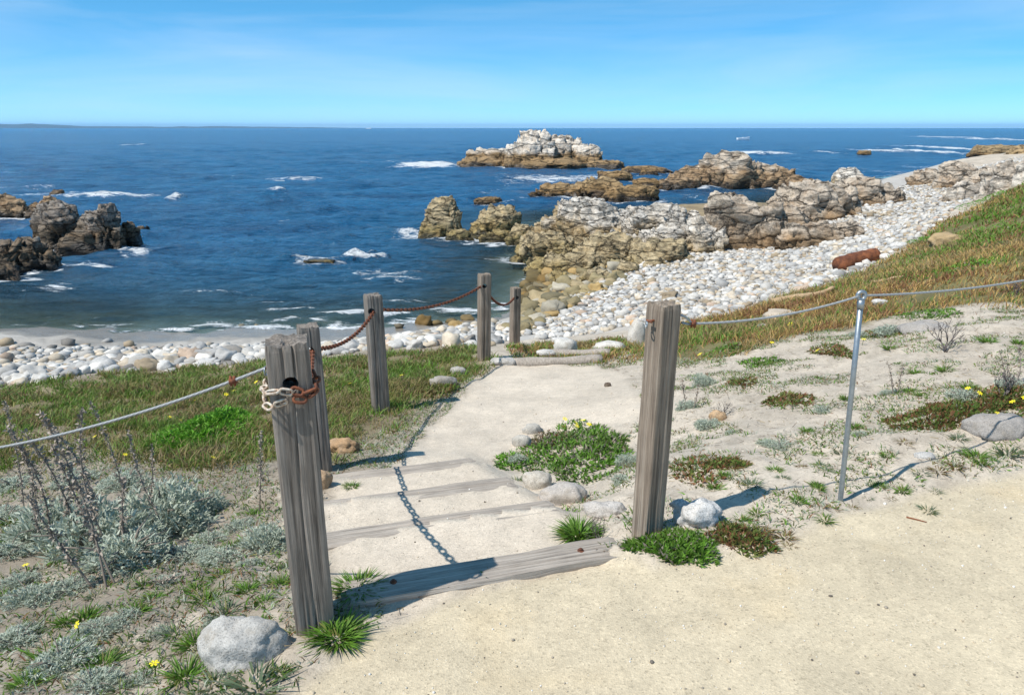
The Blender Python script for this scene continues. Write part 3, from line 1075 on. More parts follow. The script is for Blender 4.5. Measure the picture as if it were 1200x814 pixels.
outcrop('rock_outcrop', 'brown end of the ridge beside the pale dome rock', [rk(960, 1050, 246, 206, SEA + .4, 81, 5, 0.6), rk(1010, 1062, 243, 214, SEA + .4, 83, 5, 0.7)], MR_TAN)
outcrop('rock_outcrop', 'rounded pale grey dome rock on the jumbled ridge', [rk(972, 1018, 226, 196, SEA + .3, 88, 5, 0.8, rough=0.7)], MR_GREY)
outcrop('rock_outcrop', 'brown domed rock on the point above the breaking surf', [
    rk(1092, 1148, 222, 188, SEA + .1, 90, 5, 0.8, rough=0.6), rk(1060, 1110, 219, 197, SEA + .1, 91, 5, 0.7), rk(1130, 1185, 224, 190, SEA + .3, 92, 5, 0.7)], MR_TAN)
outcrop('rock_outcrop', 'pale ledges of rock on the point below the green slope', [
    rk(1150, 1215, 226, 186, SEA + .6, 95, 5, 0.7), rk(1185, 1290, 222, 182, SEA + .8, 96, 5, 0.6)], MR_PALE)
outcrop('rock_outcrop', 'broken pale rock at the top end of the white stone slope', [rk(1100, 1165, 236, 212, SEA + .8, 97, 5, 0.5), rk(1140, 1200, 236, 206, SEA + .9, 98, 5, 0.6)], MR_PALE)
outcrop('reef_rock', 'low far reef off the point with surf over it', [
    rk(1132, 1200, 181, 169, SEA - .3, 100, 4, 0.5), rk(1180, 1290, 182, 168, SEA - .3, 101, 4, 0.5)], MR_BROWN)
outcrop('reef_rock', 'tiny dark reef rock among the far whitecaps', [rk(1004, 1022, 180, 176, SEA - .2, 103, 3, 0.6)], MR_BROWN)

# ---------------------------------------------------------------- the sea
def build_sea():
    na, nr = 520, 640
    a1 = np.linspace(R(-62), R(62), na)
    rr = np.geomspace(11.5, 42000.0, nr)
    # more rows between 11 and 300 m
    rr = np.concatenate([np.geomspace(11.5, 320, 440), np.geomspace(326, 36000, 110)])
    nr = len(rr)
    A, RR = np.meshgrid(a1, rr)
    x, y, r = (np.sin(A) * RR).ravel(), (np.cos(A) * RR).ravel(), RR.ravel()
    z = np.zeros(len(x))
    rg = np.random.default_rng(5)
    th0 = R(-72)                              # swell runs towards the shore, slightly from the left
    cell = np.maximum(r * 0.0068, 0.06)
    for lam, amp, spread, nn in ((11.0, 0.07, 0.25, 3), (5.0, 0.075, 0.5, 4), (2.6, 0.055, 0.7, 5), (1.3, 0.034, 0.9, 7)):
        for k in range(nn):
            l = lam * rg.uniform(0.75, 1.3)
            th = th0 + rg.normal(0, spread)
            kk = 2 * math.pi / l
            ph = rg.uniform(0, 6.28)
            arg = kk * (x * math.cos(th) + y * math.sin(th)) + ph + 0.9 * fbm2(x, y, l * 4, 2, 300 + k)
            wv = 1 - 2 * np.abs(np.sin(arg * 0.5)) ** 0.9
            fade = sstep(2.0, 5.0, l / cell)
            z += amp * wv * fade * rg.uniform(0.6, 1.2)
    z *= 0.75 + 0.5 * fbm2(x, y, 14, 2, 330)
    g = H0(x, y)
    depth = np.where(r > 200, 12.0, SEA - g)
    z *= sstep(-0.1, 1.6, depth) * 0.9 + 0.1
    foam = np.zeros(len(x))
    fn = fbm2(x, y, 1.2, 4, 340)
    # long swells, some breaking: (px, py, half width px, half height px, foam, lift)
    for px, py, hw, hh, fo, lift in (
            (428, 298, 28, 2.8, 1.45, .34), (330, 300, 70, 5, 0, .22), (500, 193, 38, 2.4, 1.35, .3), (470, 190, 40, 2, .5, .1), (125, 230, 66, 2.0, 1.05, .4), (206, 231, 9, 2, 1.0, .4), (330, 233, 90, 4, 0, .4),
            (60, 226, 50, 3, .6, .1), (345, 209, 38, 1.8, .85, .15), (325, 227, 14, 1.2, .8, .4), (330, 256, 16, 1.6, .75, .1), (487, 268, 28, 6, .9, 0), (640, 208, 66, 4, .85, 0), (610, 212, 40, 3, .5, 0),
            (690, 205, 40, 3, .7, 0), (875, 180, 16, 1.6, 1.1, .3), (902, 180, 26, 1.6, .95, .4), (968, 178, 8, 1.5, .9, .2), (1030, 177, 26, 1.5, .95, .3), (1082, 178, 14, 2.5, 1.2, .4), (1065, 172, 30, 1.5, .5, .2),
            (1110, 161, 16, 1.2, 1.1, .4), (1137, 163, 9, 1.2, 1.1, .4), (1175, 164, 28, 1.6, .9, .3), (1115, 174, 18, 3, 1.1, .2), (1120, 178, 14, 2, .9, 0), (1042, 200, 30, 4, .5, 0), (1060, 206, 30, 3, .6, 0),
            (1090, 195, 26, 3, .6, 0), (930, 197, 18, 2, .4, 0), (30, 218, 40, 1.5, .7, .1), (50, 199, 50, 2, .35, .3), (260, 208, 40, 2, .35, .3), (430, 190, 60, 1.5, .35, .2), (155, 170, 5, 1, .9, .3), (575, 222, 30, 3, .5, 0),
            (110, 303, 40, 3, 1.05, 0), (158, 292, 18, 5, .95, 0), (60, 334, 30, 4, .7, 0), (120, 318, 34, 4, .45, 0), (445, 316, 50, 8, .62, 0), (577, 285, 10, 3, 1.0, 0), (810, 228, 16, 4, .5, 0),
            (60, 390, 100, 1.1, 1.0, .05), (205, 387, 28, 1.6, 1.3, .08), (140, 388, 70, 1.0, .9, .05), (290, 384, 50, 2.2, 1.0, .03), (350, 374, 45, 5, .85, .03), (430, 366, 60, 3, 1.1, .08), (395, 384, 60, 6, .95, 0), (480, 374, 50, 7, .85, 0), (340, 362, 40, 2, .9, .05), (100, 372, 120, 1.5, .55, .03), (320, 350, 60, 1.5, .6, .03), (470, 352, 40, 2, .8, .04), (250, 340, 60, 1.2, .5, .03),
            (540, 364, 50, 7, .9, 0), (330, 358, 30, 2, .6, 0), (525, 350, 30, 2.5, .4, 0), (585, 357, 25, 7, .8, 0), (625, 312, 20, 2, .6, 0), (640, 325, 12, 4, .5, 0)):
        c = on_z(px, py, SEA)
        sx = max(abs(on_z(px + hw, py, SEA)[0] - c[0]), 0.05)
        sy = max(abs(on_z(px, py - hh, SEA)[1] - c[1]), 0.05)
        wob = sy * 0.9 * fbm2(x, y, sx * 0.6, 3, int(px))
        u = ((x - c[0]) / sx)
        v = ((y - c[1] + wob) / sy)
        gs = np.exp(-(np.abs(u) ** 3)) * np.exp(-v * v)
        foam = np.maximum(foam, fo * gs)
        z += lift * gs * (1 + 0.4 * fn)
    # lace of froth along the shore and round the feet of the rocks
    shore = np.exp(-((depth - 0.08) / 0.12) ** 2) * 0.6
    foam = np.maximum(foam, shore * (0.8 + 0.6 * fn) * (r < 60))
    for (fx, fy, wx, wy, rz) in FOOT:
        c, s = math.cos(rz), math.sin(rz)
        dx, dy = x - fx, y - fy
        m = (np.abs(dx) < wx * 3 + 6) & (np.abs(dy) < wy * 3 + 6)
        if not m.any():
            continue
        u = (dx[m] * c + dy[m] * s) / wx
        v = (-dx[m] * s + dy[m] * c) / wy
        q = np.sqrt(u * u + v * v)
        ring = np.exp(-((q - 1.0) * min(wx, wy) / 0.45) ** 2) * 0.85
        foam[m] = np.maximum(foam[m], ring * (0.85 + 0.7 * fn[m]))
    V = np.stack([x, y, z + SEA], 1)
    idx = np.arange(na * nr).reshape(nr, na)
    F = np.stack([idx[:-1, :-1], idx[1:, :-1], idx[1:, 1:], idx[:-1, 1:]], -1).reshape(-1, 4)
    dv = depth.reshape(nr, na)
    keep = (np.maximum.reduce([dv[:-1, :-1], dv[1:, :-1], dv[1:, 1:], dv[:-1, 1:]]) > -0.25).ravel()
    F = F[keep]
    used, inv = np.unique(F.ravel(), return_inverse=True)
    me = mesh_np('sea', V[used], inv.reshape(-1, 4), True, None, {'depth': np.clip(depth, 0, 12)[used], 'foam': np.clip(foam, 0, 1.8)[used]})
    structure(link('sea', me, M_SEA))


build_sea()

# ---------------------------------------------------------------- stones
def stone_template(seed, sub=3, flat=0.6, ang=0.35):
    V, F = ico(sub)
    off = np.array([seed * 2.3, seed * 1.1, seed * 0.7])
    P = np.sign(V) * np.abs(V) ** (0.74 + 0.16 * (seed % 3) / 2)
    P = P * (1 + 0.20 * fbm(P * 1.0 + off, 2, seed))[:, None]
    if ang > 0:
        h, tl, e = cells(P * 1.1 + off, seed)
        P = P * (1 + ang * (0.10 * h + 0.16 * tl))[:, None]
    P = P * np.array([1.0, 0.8, flat])
    P[:, 0] *= 1 + 0.15 * P[:, 1]
    return P, F


def in_frame(P):
    d = P - np.array([0, 0, CAMH])
    zc = d[:, 1] * cp - d[:, 2] * sp
    yc = d[:, 1] * sp + d[:, 2] * cp
    px = 600 + FPX * d[:, 0] / zc
    py = 407 - FPX * yc / zc
    return (px > 0) & (px < 1200) & (py > 0) & (py < 814), px, py


def visible(P):
    """not hidden by the ground between it and the camera"""
    t = np.linspace(0.25, 0.985, 90)
    o = np.array([0, 0, CAMH])
    ok = np.ones(len(P), bool)
    for k, p in enumerate(P):
        q = o + (p - o) * t[:, None]
        if (q[:, 2] < H0(q[:, 0], q[:, 1]) - 0.0).any():
            ok[k] = False
    return ok


def sample_poly(poly, n, rg):
    lo, hi = poly.min(0), poly.max(0)
    P = rg.uniform(lo, hi, (n, 2))
    return P[poly_sd(P[:, 0], P[:, 1], poly) > 0]


BROWN = hitxy([(606, 392), (640, 378), (690, 350), (735, 326), (740, 312), (690, 318), (640, 312), (614, 330), (604, 360)])
_crest = [hit(px, py)[:2] * (1 + 0.35 / 9) for px, py in ((-240, 478), (0, 458), (120, 443), (300, 427), (430, 418), (500, 413), (570, 408))]
LEFT_ST = np.vstack([_crest, [on_z(px, py, -3.0)[:2] for px, py in ((600, 396), (606, 384), (560, 381), (500, 384), (420, 394), (330, 404), (240, 402), (120, 402), (0, 401), (-260, 402))]])


def cobbles():
    rg = np.random.default_rng(21)
    recs = []

    def scatter(poly, cell, rmin, rmax, zone, pw=2.2):
        lo, hi = poly.min(0), poly.max(0)
        gx, gy = np.meshgrid(np.arange(lo[0], hi[0], cell), np.arange(lo[1], hi[1], cell * 0.87))
        gx = gx + (np.arange(gx.shape[0]) % 2)[:, None] * cell * 0.5
        x = gx.ravel() + rg.uniform(-.42, .42, gx.size) * cell
        y = gy.ravel() + rg.uniform(-.42, .42, gx.size) * cell
        sdv = poly_sd(x, y, poly)
        m = sdv + 0.5 * fbm2(x, y, 1.2, 3, 77) > 0
        x, y = x[m], y[m]
        r = rmin + (rmax - rmin) * rg.random(len(x)) ** pw
        recs.append(np.stack([x, y, r, np.full(len(x), zone)], 1))

    scatter(STONE_R, 0.135, 0.03, 0.105, 1, 1.6)
    scatter(STONE_R, 0.55, 0.075, 0.17, 1, 2.4)
    scatter(BROWN, 0.25, 0.08, 0.24, 2, 1.7)
    scatter(BROWN, 0.75, 0.2, 0.38, 2, 1.6)
    scatter(LEFT_ST, 0.15, 0.04, 0.13, 0, 1.6)
    scatter(LEFT_ST, 0.5, 0.10, 0.19, 0, 1.8)
    # strays in the shallows and half in the sand
    for px, py, rr in ((8, 402, .35), (30, 404, .4), (80, 402, .35), (125, 398, .3), (192, 411, .3), (152, 402, .25), (100, 404, .3), (60, 407, .25), (283, 382, .2), (510, 378, .3), (497, 379, .35), (548, 374, .35), (530, 376, .3), (535, 384, .3), (628, 318, .5), (640, 330, .5), (650, 322, .5), (625, 340, .45), (632, 352, .5), (660, 335, .5), (350, 378, .22), (372, 374, .2), (300, 381, .15), (468, 384, .3)):
        q = hit(px, py)
        recs.append(np.array([[q[0], q[1], rr * (0.62 if px > 470 else 0.45), 2 if px > 470 else 3]]))
    A = np.concatenate(recs)
    x, y, r, zn = A.T
    near = np.hypot(x, y)
    # small stones of the far beach are lost to the eye: keep the larger ones there
    keep = (r / near > 0.0024) | (rg.random(len(r)) < 0.3)
    A = A[keep]
    x, y, r, zn = A.T
    z = H(x, y)
    k2 = (z > SEA - 0.35)
    x, y, r, zn, z = x[k2], y[k2], r[k2], zn[k2], z[k2]
    n = len(x)
    flat = rg.uniform(0.36, 0.85, n)
    pal = np.array([(0.70, 0.665, 0.61), (0.56, 0.545, 0.52), (0.64, 0.55, 0.43), (0.48, 0.38, 0.26), (0.28, 0.26, 0.235), (0.60, 0.46, 0.35)])
    pr = {0: (.48, .25, .12, .06, .05, .04), 1: (.42, .24, .17, .08, .05, .04), 3: (.1, .2, .1, .3, .3, 0)}
    ci = np.zeros(n, int)
    for k in (0, 1, 3):
        m = zn == k
        ci[m] = rg.choice(6, m.sum(), p=pr[k])
    col = pal[ci] * rg.uniform(0.56, 1.0, (n, 1))
    m = zn == 2
    bp = np.array([(0.27, 0.22, 0.12), (0.33, 0.26, 0.15), (0.20, 0.17, 0.10), (0.38, 0.26, 0.11), (0.40, 0.36, 0.28)])
    bi = rg.choice(5, m.sum(), p=(.34, .28, .18, .1, .1))
    col[m] = bp[bi] * rg.uniform(.8, 1.15, (m.sum(), 1))
    wet = (z < SEA + 0.12) & (zn != 1)
    col[wet] *= np.array([0.55, 0.5, 0.38])
    P = np.stack([x, y, z + r * flat * 0.35], 1)
    inf, px, py = in_frame(P)
    app = np.where(inf, r / np.linalg.norm(P, axis=1), 0)
    order = np.argsort(-app)[:520]
    top = P[order] + np.array([0, 0, 1]) * (r[order] * flat[order] * 0.5)[:, None]
    vis = visible(top)
    hero = order[vis][:300]
    hm = np.zeros(n, bool)
    hm[hero] = True
    tm = []
    for k in range(8):
        V, F = stone_template(200 + k, 3, 1.0, 1.3 if k < 4 else 2.2)
        me = mesh_np('beach_cobble', V, F, True, np.ones(3))
        me.materials.append(M_STONE)
        tm.append(me)
    zname = {0: 'in the stone band between the grass bank and the wet sand', 1: 'on the white stone slope beside the rock outcrops',
             2: 'among the olive boulders at the water below the outcrop', 3: 'half sunk in the wet sand'}
    cn = np.array(['white', 'grey', 'cream', 'tan', 'dark grey', 'pinkish'])[ci]
    for i in hero:
        zi = int(zn[i])
        word = cn[i] if zi != 2 else ('olive brown' if not wet[i] else 'wet brown')
        if zi == 3:
            word = 'dark wet'
        o = link('beach_cobble', tm[rg.integers(8)], None, loc=P[i], rot=(rg.normal(0, .15), rg.normal(0, .15), rg.uniform(0, 6.28)),
                 scale=(r[i], r[i] * rg.uniform(.85, 1.1), r[i] * flat[i]))
        o.color = (*col[i], 1)
        tag(o, f'{word} rounded cobble {zname[zi]}', 'stone', f'{word} cobbles {zname[zi]}')
    # the countless rest
    rest = np.where(~hm)[0]
    nearm = np.hypot(x[rest], y[rest]) < 15
    for sub, sel, nm in ((2, rest[nearm], 'beach_cobbles'), (1, rest[~nearm], 'distant_cobbles')):
        T = [stone_template(220 + k, sub, 1.0, 1.9)[0] * (1.0 if sub == 2 else 1.12) for k in range(6)]
        F0 = ico(sub)[1]
        pick = rg.integers(0, 6, len(sel))
        ang = rg.uniform(0, 6.28, len(sel))
        VV = np.zeros((len(sel), len(T[0]), 3))
        for k in range(6):
            mm = pick == k
            ii = sel[mm]
            c, sn = np.cos(ang[mm])[:, None], np.sin(ang[mm])[:, None]
            tx, ty, tz = T[k].T
            rr = r[ii][:, None]
            VV[mm] = np.stack([(tx * c - ty * sn) * rr + x[ii][:, None], (tx * sn + ty * c) * rr + y[ii][:, None], tz * rr * flat[ii][:, None] + P[ii, 2][:, None]], -1)
        nv = len(T[0])
        FF = (F0[None] + (np.arange(len(sel)) * nv)[:, None, None]).reshape(-1, 3)
        me = mesh_np(nm, VV.reshape(-1, 3), FF, sub == 2, np.repeat(col[sel], nv, 0))
        stuff(link(nm, me, M_STONE), 'mass of smaller pale cobbles between the larger beach stones' if sub == 2 else 'far mass of pale cobbles below the slope and outcrops', 'cobbles')
    print('cobbles', n)


cobbles()


def px_size(p):
    """metres per photo pixel at a point"""
    return ((p[1]) * cp - (p[2] - CAMH) * sp) / FPX


def stone(px, py, wpx, hpx, col, label, seed, ang=0.8, depth=0.75, sub=4, name='stone', sink=0.25, rz=0.0, flatten=None):
    q = hit(px, py)
    s = px_size(q)
    w_, h_ = wpx * s, hpx * s / math.cos(R(18))
    V, F = stone_template(seed, sub, 1.0, ang)
    V = V * np.array([w_ / 2, w_ * depth / 2, h_ * 0.62])
    c, sn = math.cos(rz), math.sin(rz)
    V = np.stack([V[:, 0] * c - V[:, 1] * sn, V[:, 0] * sn + V[:, 1] * c, V[:, 2]], 1)
    nz_ = np.zeros(len(V))
    V = V + (V / (np.linalg.norm(V, axis=1)[:, None] + 1e-9)) * (fbm(V / w_ * 7, 4, seed)[:, None] * w_ * 0.05)
    V[:, 2] += h_ * (0.5 - sink)
    y = q[1] + w_ * depth * 0.35
    me = mesh_np(name, V, F, True, np.array(col))
    o = link(name, me, M_GRANITE, loc=(q[0] * y / q[1], y, Hs(q[0] * y / q[1], y)))
    return tag(o, label, 'stone')


stone(284, 780, 98, 58, (0.47, 0.45, 0.415), 'rounded pale grey granite stone beside the foot of the chain wrapped post', 307, 0.5, 0.95, 5, sink=.38)
stone(814, 624, 54, 30, (0.62, 0.60, 0.57), 'white peaked stone in the shadow of the square brown post', 302, 1.2, 0.8, 4)
stone(660, 588, 56, 24, (0.50, 0.45, 0.40), 'low greyish stone at the edge of the steps below the green mat', 303, 0.7, 0.8, 4)
stone(630, 572, 34, 22, (0.49, 0.45, 0.39), 'small beige stone beside the green mat by the steps', 304, 0.8)
stone(612, 523, 22, 14, (0.46, 0.43, 0.38), 'pale stone at the left rim of the flowering green mat', 305, 0.8, sub=3)
stone(624, 508, 20, 12, (0.48, 0.45, 0.40), 'white pebble at the upper rim of the flowering green mat', 306, 0.8, sub=3)
stone(708, 605, 46, 16, (0.50, 0.46, 0.42), 'flat buried stone between green mat and brown post', 307, 0.8)
stone(403, 532, 34, 15, (0.42, 0.27, 0.15), 'rough orange stone in the grass beside the path', 308, 1.3)
stone(378, 575, 20, 22, (0.42, 0.29, 0.18), 'orange stone half hidden behind the chain wrapped post', 309, 1.1, sub=3)
stone(842, 491, 20, 12, (0.46, 0.31, 0.18), 'small orange stone beside a silver shrub behind the brown post', 310, 1.0, sub=3)
stone(746, 402, 22, 30, (0.62, 0.58, 0.52), 'white block stone in the grass strip above the path end', 311, 1.0, sub=3)
stone(745, 390, 14, 9, (0.58, 0.36, 0.18), 'orange stone resting on the white block stone', 312, 0.8, sub=3, sink=-.55)
stone(662, 412, 28, 16, (0.62, 0.59, 0.54), 'white rounded stone at the end of the sandy path', 313, 0.9, sub=3)
stone(715, 412, 40, 12, (0.62, 0.58, 0.52), 'long white stone in the grass above the sandy path', 314, 0.9, sub=3)
stone(640, 420, 20, 9, (0.60, 0.57, 0.53), 'small white stone beside the timber edge at the path end', 315, 0.9, sub=3)
stone(658, 402, 22, 8, (0.60, 0.58, 0.55), 'white stone lying on the beach just beyond the path end', 330, 0.9, sub=3)
stone(1108, 290, 38, 15, (0.42, 0.30, 0.16), 'flat tan boulder on the slope among green plants', 316, 1.2, 0.7)
stone(1052, 292, 22, 8, (0.62, 0.60, 0.57), 'white stone in the grass below the tan boulder', 317, 0.8, sub=3)
stone(1032, 358, 18, 7, (0.60, 0.58, 0.55), 'white stone in the dry grass beside the metal pole', 318, 0.8, sub=3)
stone(1083, 538, 24, 8, (0.46, 0.44, 0.41), 'small whitish stone on sand by the pole shadow', 319, 0.8, sub=3, sink=.45)
stone(895, 385, 16, 7, (0.6, 0.58, 0.54), 'white stone in the grass under the cable', 320, 0.8, sub=3)
stone(915, 375, 42, 12, (0.50, 0.42, 0.33), 'buff slab of stone in the grass under the cable', 321, 0.9, sub=3)
stone(538, 440, 20, 12, (0.42, 0.39, 0.35), 'grey stone in the grass at the path bend', 322, 0.9, sub=3)
stone(520, 455, 28, 12, (0.36, 0.33, 0.29), 'low grey brown rock at the grass edge of the path', 323, 0.9, sub=3)
stone(712, 453, 8, 5, (0.10, 0.07, 0.05), 'small dark clod lying on the sandy path', 324, 1.0, sub=2)
stone(1170, 515, 70, 24, (0.34, 0.31, 0.28), 'flat grey slab bare in the sand below flowering plants', 325, 1.0, 0.9, sink=0.55)
stone(1085, 392, 60, 18, (0.36, 0.33, 0.30), 'sloping grey slab in the sand by the dead twiggy shrub', 326, 1.0, 0.9, sink=0.5)
stone(590, 430, 30, 8, (0.50, 0.47, 0.43), 'flat pale stone where the grass meets the path end', 327, 0.8, sub=3)

# loose grit on the paths
def grit():
    rg = np.random.default_rng(31)
    P1 = sample_poly(GRAVEL[:13].tolist() and np.vstack([GRAVEL[:13], [(2.6, 1.5), (-0.5, 1.5)]]), 3400, rg)
    P2 = sample_poly(SANDPATH, 1600, rg)
    lo, hi = np.array([-3.6, 1.7]), np.array([5.5, 7.0])
    P3 = rg.uniform(lo, hi, (2600, 2))
    P = np.vstack([P1, P2, P3])
    r = 0.0014 + 0.0034 * rg.random(len(P)) ** 4
    r[-len(P3):] *= 1.7
    V0, F0 = ico(1)
    z = H(P[:, 0], P[:, 1])
    sc = rg.uniform(0.7, 1.2, (len(P), 1, 3)) * r[:, None, None]
    V = V0[None] * sc
    V = V + np.stack([P[:, 0], P[:, 1], z + r * 0.3], 1)[:, None]
    F = (F0[None] + (np.arange(len(P)) * len(V0))[:, None, None]).reshape(-1, 3)
    pal = np.array([(0.62, 0.57, 0.48), (0.5, 0.42, 0.31), (0.30, 0.26, 0.21), (0.14, 0.12, 0.10), (0.70, 0.67, 0.62)])
    c = pal[rg.choice(5, len(P), p=(.38, .25, .14, .06, .17))]
    me = mesh_np('loose_grit', V.reshape(-1, 3), F, True, np.repeat(c, len(V0), 0))
    stuff(link('loose_grit', me, M_PEBBLE), 'fine loose grit scattered over sand and gravel', 'grit')


grit()

# ---------------------------------------------------------------- plants
def unit(v):
    return v / (np.linalg.norm(v, axis=-1, keepdims=True) + 1e-12)


def blades(P, D, Ln, W, Cc, rg, droop=0.25, tipc=None):
    n = len(P)
    D = unit(D)
    s = unit(np.cross(D, unit(rg.normal(size=(n, 3)))))
    hd = D.copy()
    hd[:, 2] = 0
    hd = unit(hd + rg.normal(0, .2, (n, 3)) * np.array([1, 1, 0]))
    mid = P + D * (Ln * .55)[:, None]
    tip = P + D * Ln[:, None] + (hd * 0.6 + np.array([0, 0, -0.5])) * (Ln * droop)[:, None]
    h = (W * .5)[:, None]
    V = np.stack([P - s * h, P + s * h, mid - s * h * .85, mid + s * h * .85, tip], 1).reshape(-1, 3)
    F = np.array([(0, 1, 3), (0, 3, 2), (2, 3, 4)])
    F = (F[None] + (np.arange(n) * 5)[:, None, None]).reshape(-1, 3)
    c = np.repeat(Cc[:, None], 5, 1)
    if tipc is not None:
        c[:, 4] = c[:, 4] * 0.5 + np.array(tipc) * 0.5
    return V, F, c.reshape(-1, 3)


class LeafSet:
    def __init__(s):
        s.V, s.F, s.C, s.n = [], [], [], 0

    def add(s, V, F, c):
        s.V.append(V)
        s.F.append(F + s.n)
        s.C.append(c)
        s.n += len(V)

    def mesh(s, name):
        return mesh_np(name, np.concatenate(s.V), np.concatenate(s.F), False, np.concatenate(s.C))


GREEN = np.array((0.100, 0.165, 0.030))
BRIGHT = np.array((0.125, 0.270, 0.026))
OLIVE = np.array((0.175, 0.175, 0.050))
STRAW = np.array((0.36, 0.265, 0.125))
GOLD = np.array((0.40, 0.26, 0.09))
RUSSET = np.array((0.20, 0.095, 0.045))
SILVER = np.array((0.50, 0.54, 0.44))
GREYST = np.array((0.30, 0.25, 0.205))


def grass_field(name, label, poly, n, hmin, hmax, wid, mixf, seed, tuft=0.35, over=3):
    rg = np.random.default_rng(seed)
    P = sample_poly(poly, n * over, rg)
    d = np.hypot(P[:, 0], P[:, 1])
    ff = fbm2(P[:, 0], P[:, 1], tuft, 3, seed)
    keep = (rg.random(len(P)) < np.clip((9.0 / d) ** 1.3, 0, 1)) & (ff + rg.normal(0, .2, len(P)) > -0.12)
    sdv = poly_sd(P[:, 0], P[:, 1], poly) + 0.35 * fbm2(P[:, 0], P[:, 1], 0.5, 3, seed + 3)
    keep &= sdv > -0.05 + 0.25 * rg.random(len(P))
    keep &= poly_sd(P[:, 0], P[:, 1], SANDPATH) < 0.10 * rg.random(len(P))
    P, d, ff = P[keep][:n], d[keep][:n], ff[keep][:n]
    z = H(P[:, 0], P[:, 1]) - 0.008
    hh = (hmin + (hmax - hmin) * rg.random(len(P)) ** 1.6) * (0.8 + 0.7 * np.clip(ff + 0.3, 0, 1))
    D = np.stack([rg.normal(0.12, .42, len(P)), rg.normal(0.05, .42, len(P)), np.ones(len(P))], 1)
    c = mixf(P, rg) * rg.uniform(.7, 1.3, (len(P), 1))
    V, F, cc = blades(np.column_stack([P, z]), D, hh, wid * np.maximum(1, d / 6.0), c, rg, 0.3, STRAW)
    stuff(link(name, mesh_np(name, V, F, False, cc), M_LEAF), label, 'grass')


def mix_left(P, rg):
    a = fbm2(P[:, 0], P[:, 1], 0.7, 3, 61) + rg.normal(0, .28, len(P))
    b = fbm2(P[:, 0], P[:, 1], 0.3, 3, 62) + rg.normal(0, .3, len(P))
    c = np.where((a > 0.0)[:, None], GREEN * 1.4, OLIVE * 1.15)
    c = np.where((b > 0.30)[:, None], STRAW * 0.75, c)
    return np.where((b < -0.45)[:, None], BRIGHT, c)


def mix_right(P, rg):
    a = fbm2(P[:, 0] * 0.6 + P[:, 1] * .35, P[:, 1], 2.2, 4, 63) + rg.normal(0, .22, len(P))
    b = fbm2(P[:, 0] + 40, P[:, 1], 0.8, 3, 64) + rg.normal(0, .28, len(P))
    up = sstep(9.0, 15.0, P[:, 1])
    c = np.where((a + 0.22 * up > 0.0)[:, None], GREEN * 1.45, GOLD * 1.2)
    c = np.where((b > 0.28)[:, None], RUSSET * 1.2, c)
    c = np.where(((a + .15 * up > 0.16) & (b < 0.2))[:, None], BRIGHT, c)
    return np.where((b < -0.38)[:, None], STRAW * .85, c)


grass_field('bank_grass', 'short green and brown grass on the bank behind the posts', GRASS_L, 70000, 0.03, 0.12, 0.006, mix_left, 71)
grass_field('strip_grass', 'dry grass strip between path end and white stones', GRASS_M, 9000, 0.04, 0.10, 0.006, mix_right, 72)
grass_field('slope_grass', 'golden and green grass on the slope above the white stones', GRASS_R, 120000, 0.05, 0.17, 0.0055, mix_right, 73, 0.8, 12)


# patches of low growth on open sand and the litter between
def sparse():
    rg = np.random.default_rng(74)
    ls = LeafSet()
    P = rg.uniform((-4.5, 1.5), (6.5, 8.5), (320000, 2))
    z = H(P[:, 0], P[:, 1])
    g, s, gl, b = zones(P[:, 0], P[:, 1], z)
    left = P[:, 0] < -0.45
    f = fbm2(P[:, 0], P[:, 1], 0.33, 4, 75)
    d = np.hypot(P[:, 0], P[:, 1])
    thr = np.where(left, -0.24, 0.06)
    edge = np.exp(-(poly_sd(P[:, 0], P[:, 1], GRAVEL) / 0.25) ** 2) * 0.1
    keep = (g < .05) & (s < .05) & (gl < .6) & (f + edge > thr) & (P[:, 1] < 9)
    P, z, f = P[keep], z[keep], f[keep]
    d = d[keep]
    c = np.where((rg.random(len(P)) < .55)[:, None], GREEN * 1.1, np.where((rg.random(len(P)) < .5)[:, None], OLIVE * 1.1, BRIGHT))
    c = np.where((rg.random(len(P)) < .16)[:, None], RUSSET * 1.1, c)
    c = np.where((rg.random(len(P)) < np.where(f > .35, .05, .35))[:, None], np.array((.34, .37, .29)), c) * rg.uniform(.7, 1.25, (len(P), 1))
    D = np.stack([rg.normal(0, .7, len(P)), rg.normal(0, .7, len(P)), np.ones(len(P)) * .8], 1)
    V, F, cc = blades(np.column_stack([P, z - .004]), D, rg.uniform(.012, .045, len(P)), rg.uniform(.003, .007, len(P)), c, rg, .3)
    stuff(link('low_growth', mesh_np('low_growth', V, F, False, cc), M_LEAF), 'sparse low green growth spread over the open sand', 'ground cover')
    # dry litter: short twigs lying flat
    P = rg.uniform((-4.5, 1.4), (6.5, 8.0), (70000, 2))
    z = H(P[:, 0], P[:, 1])
    g, s, gl, b = zones(P[:, 0], P[:, 1], z)
    left = P[:, 0] < -0.4
    f = fbm2(P[:, 0], P[:, 1], 0.4, 3, 76)
    keep = (g < .05) & (s < .3) & (rg.random(len(P)) < np.where(left, .8, .5) * np.clip(f + .6, 0, 1))
    P, z = P[keep], z[keep]
    D = np.stack([rg.normal(0, 1, len(P)), rg.normal(0, 1, len(P)), rg.normal(0.04, .1, len(P))], 1)
    c = np.where((rg.random(len(P)) < .5)[:, None], GREYST, np.where((rg.random(len(P)) < .5)[:, None], STRAW * .8, np.array((.11, .08, .06)))) * rg.uniform(.7, 1.3, (len(P), 1))
    V, F, cc = blades(np.column_stack([P, z + .004]), D, rg.uniform(.015, .075, len(P)), rg.uniform(.0015, .0035, len(P)), c, rg, .05)
    stuff(link('dry_litter', mesh_np('dry_litter', V, F, False, cc), M_DRY), 'dry twigs and dead leaf litter lying on the sand', 'litter')


sparse()


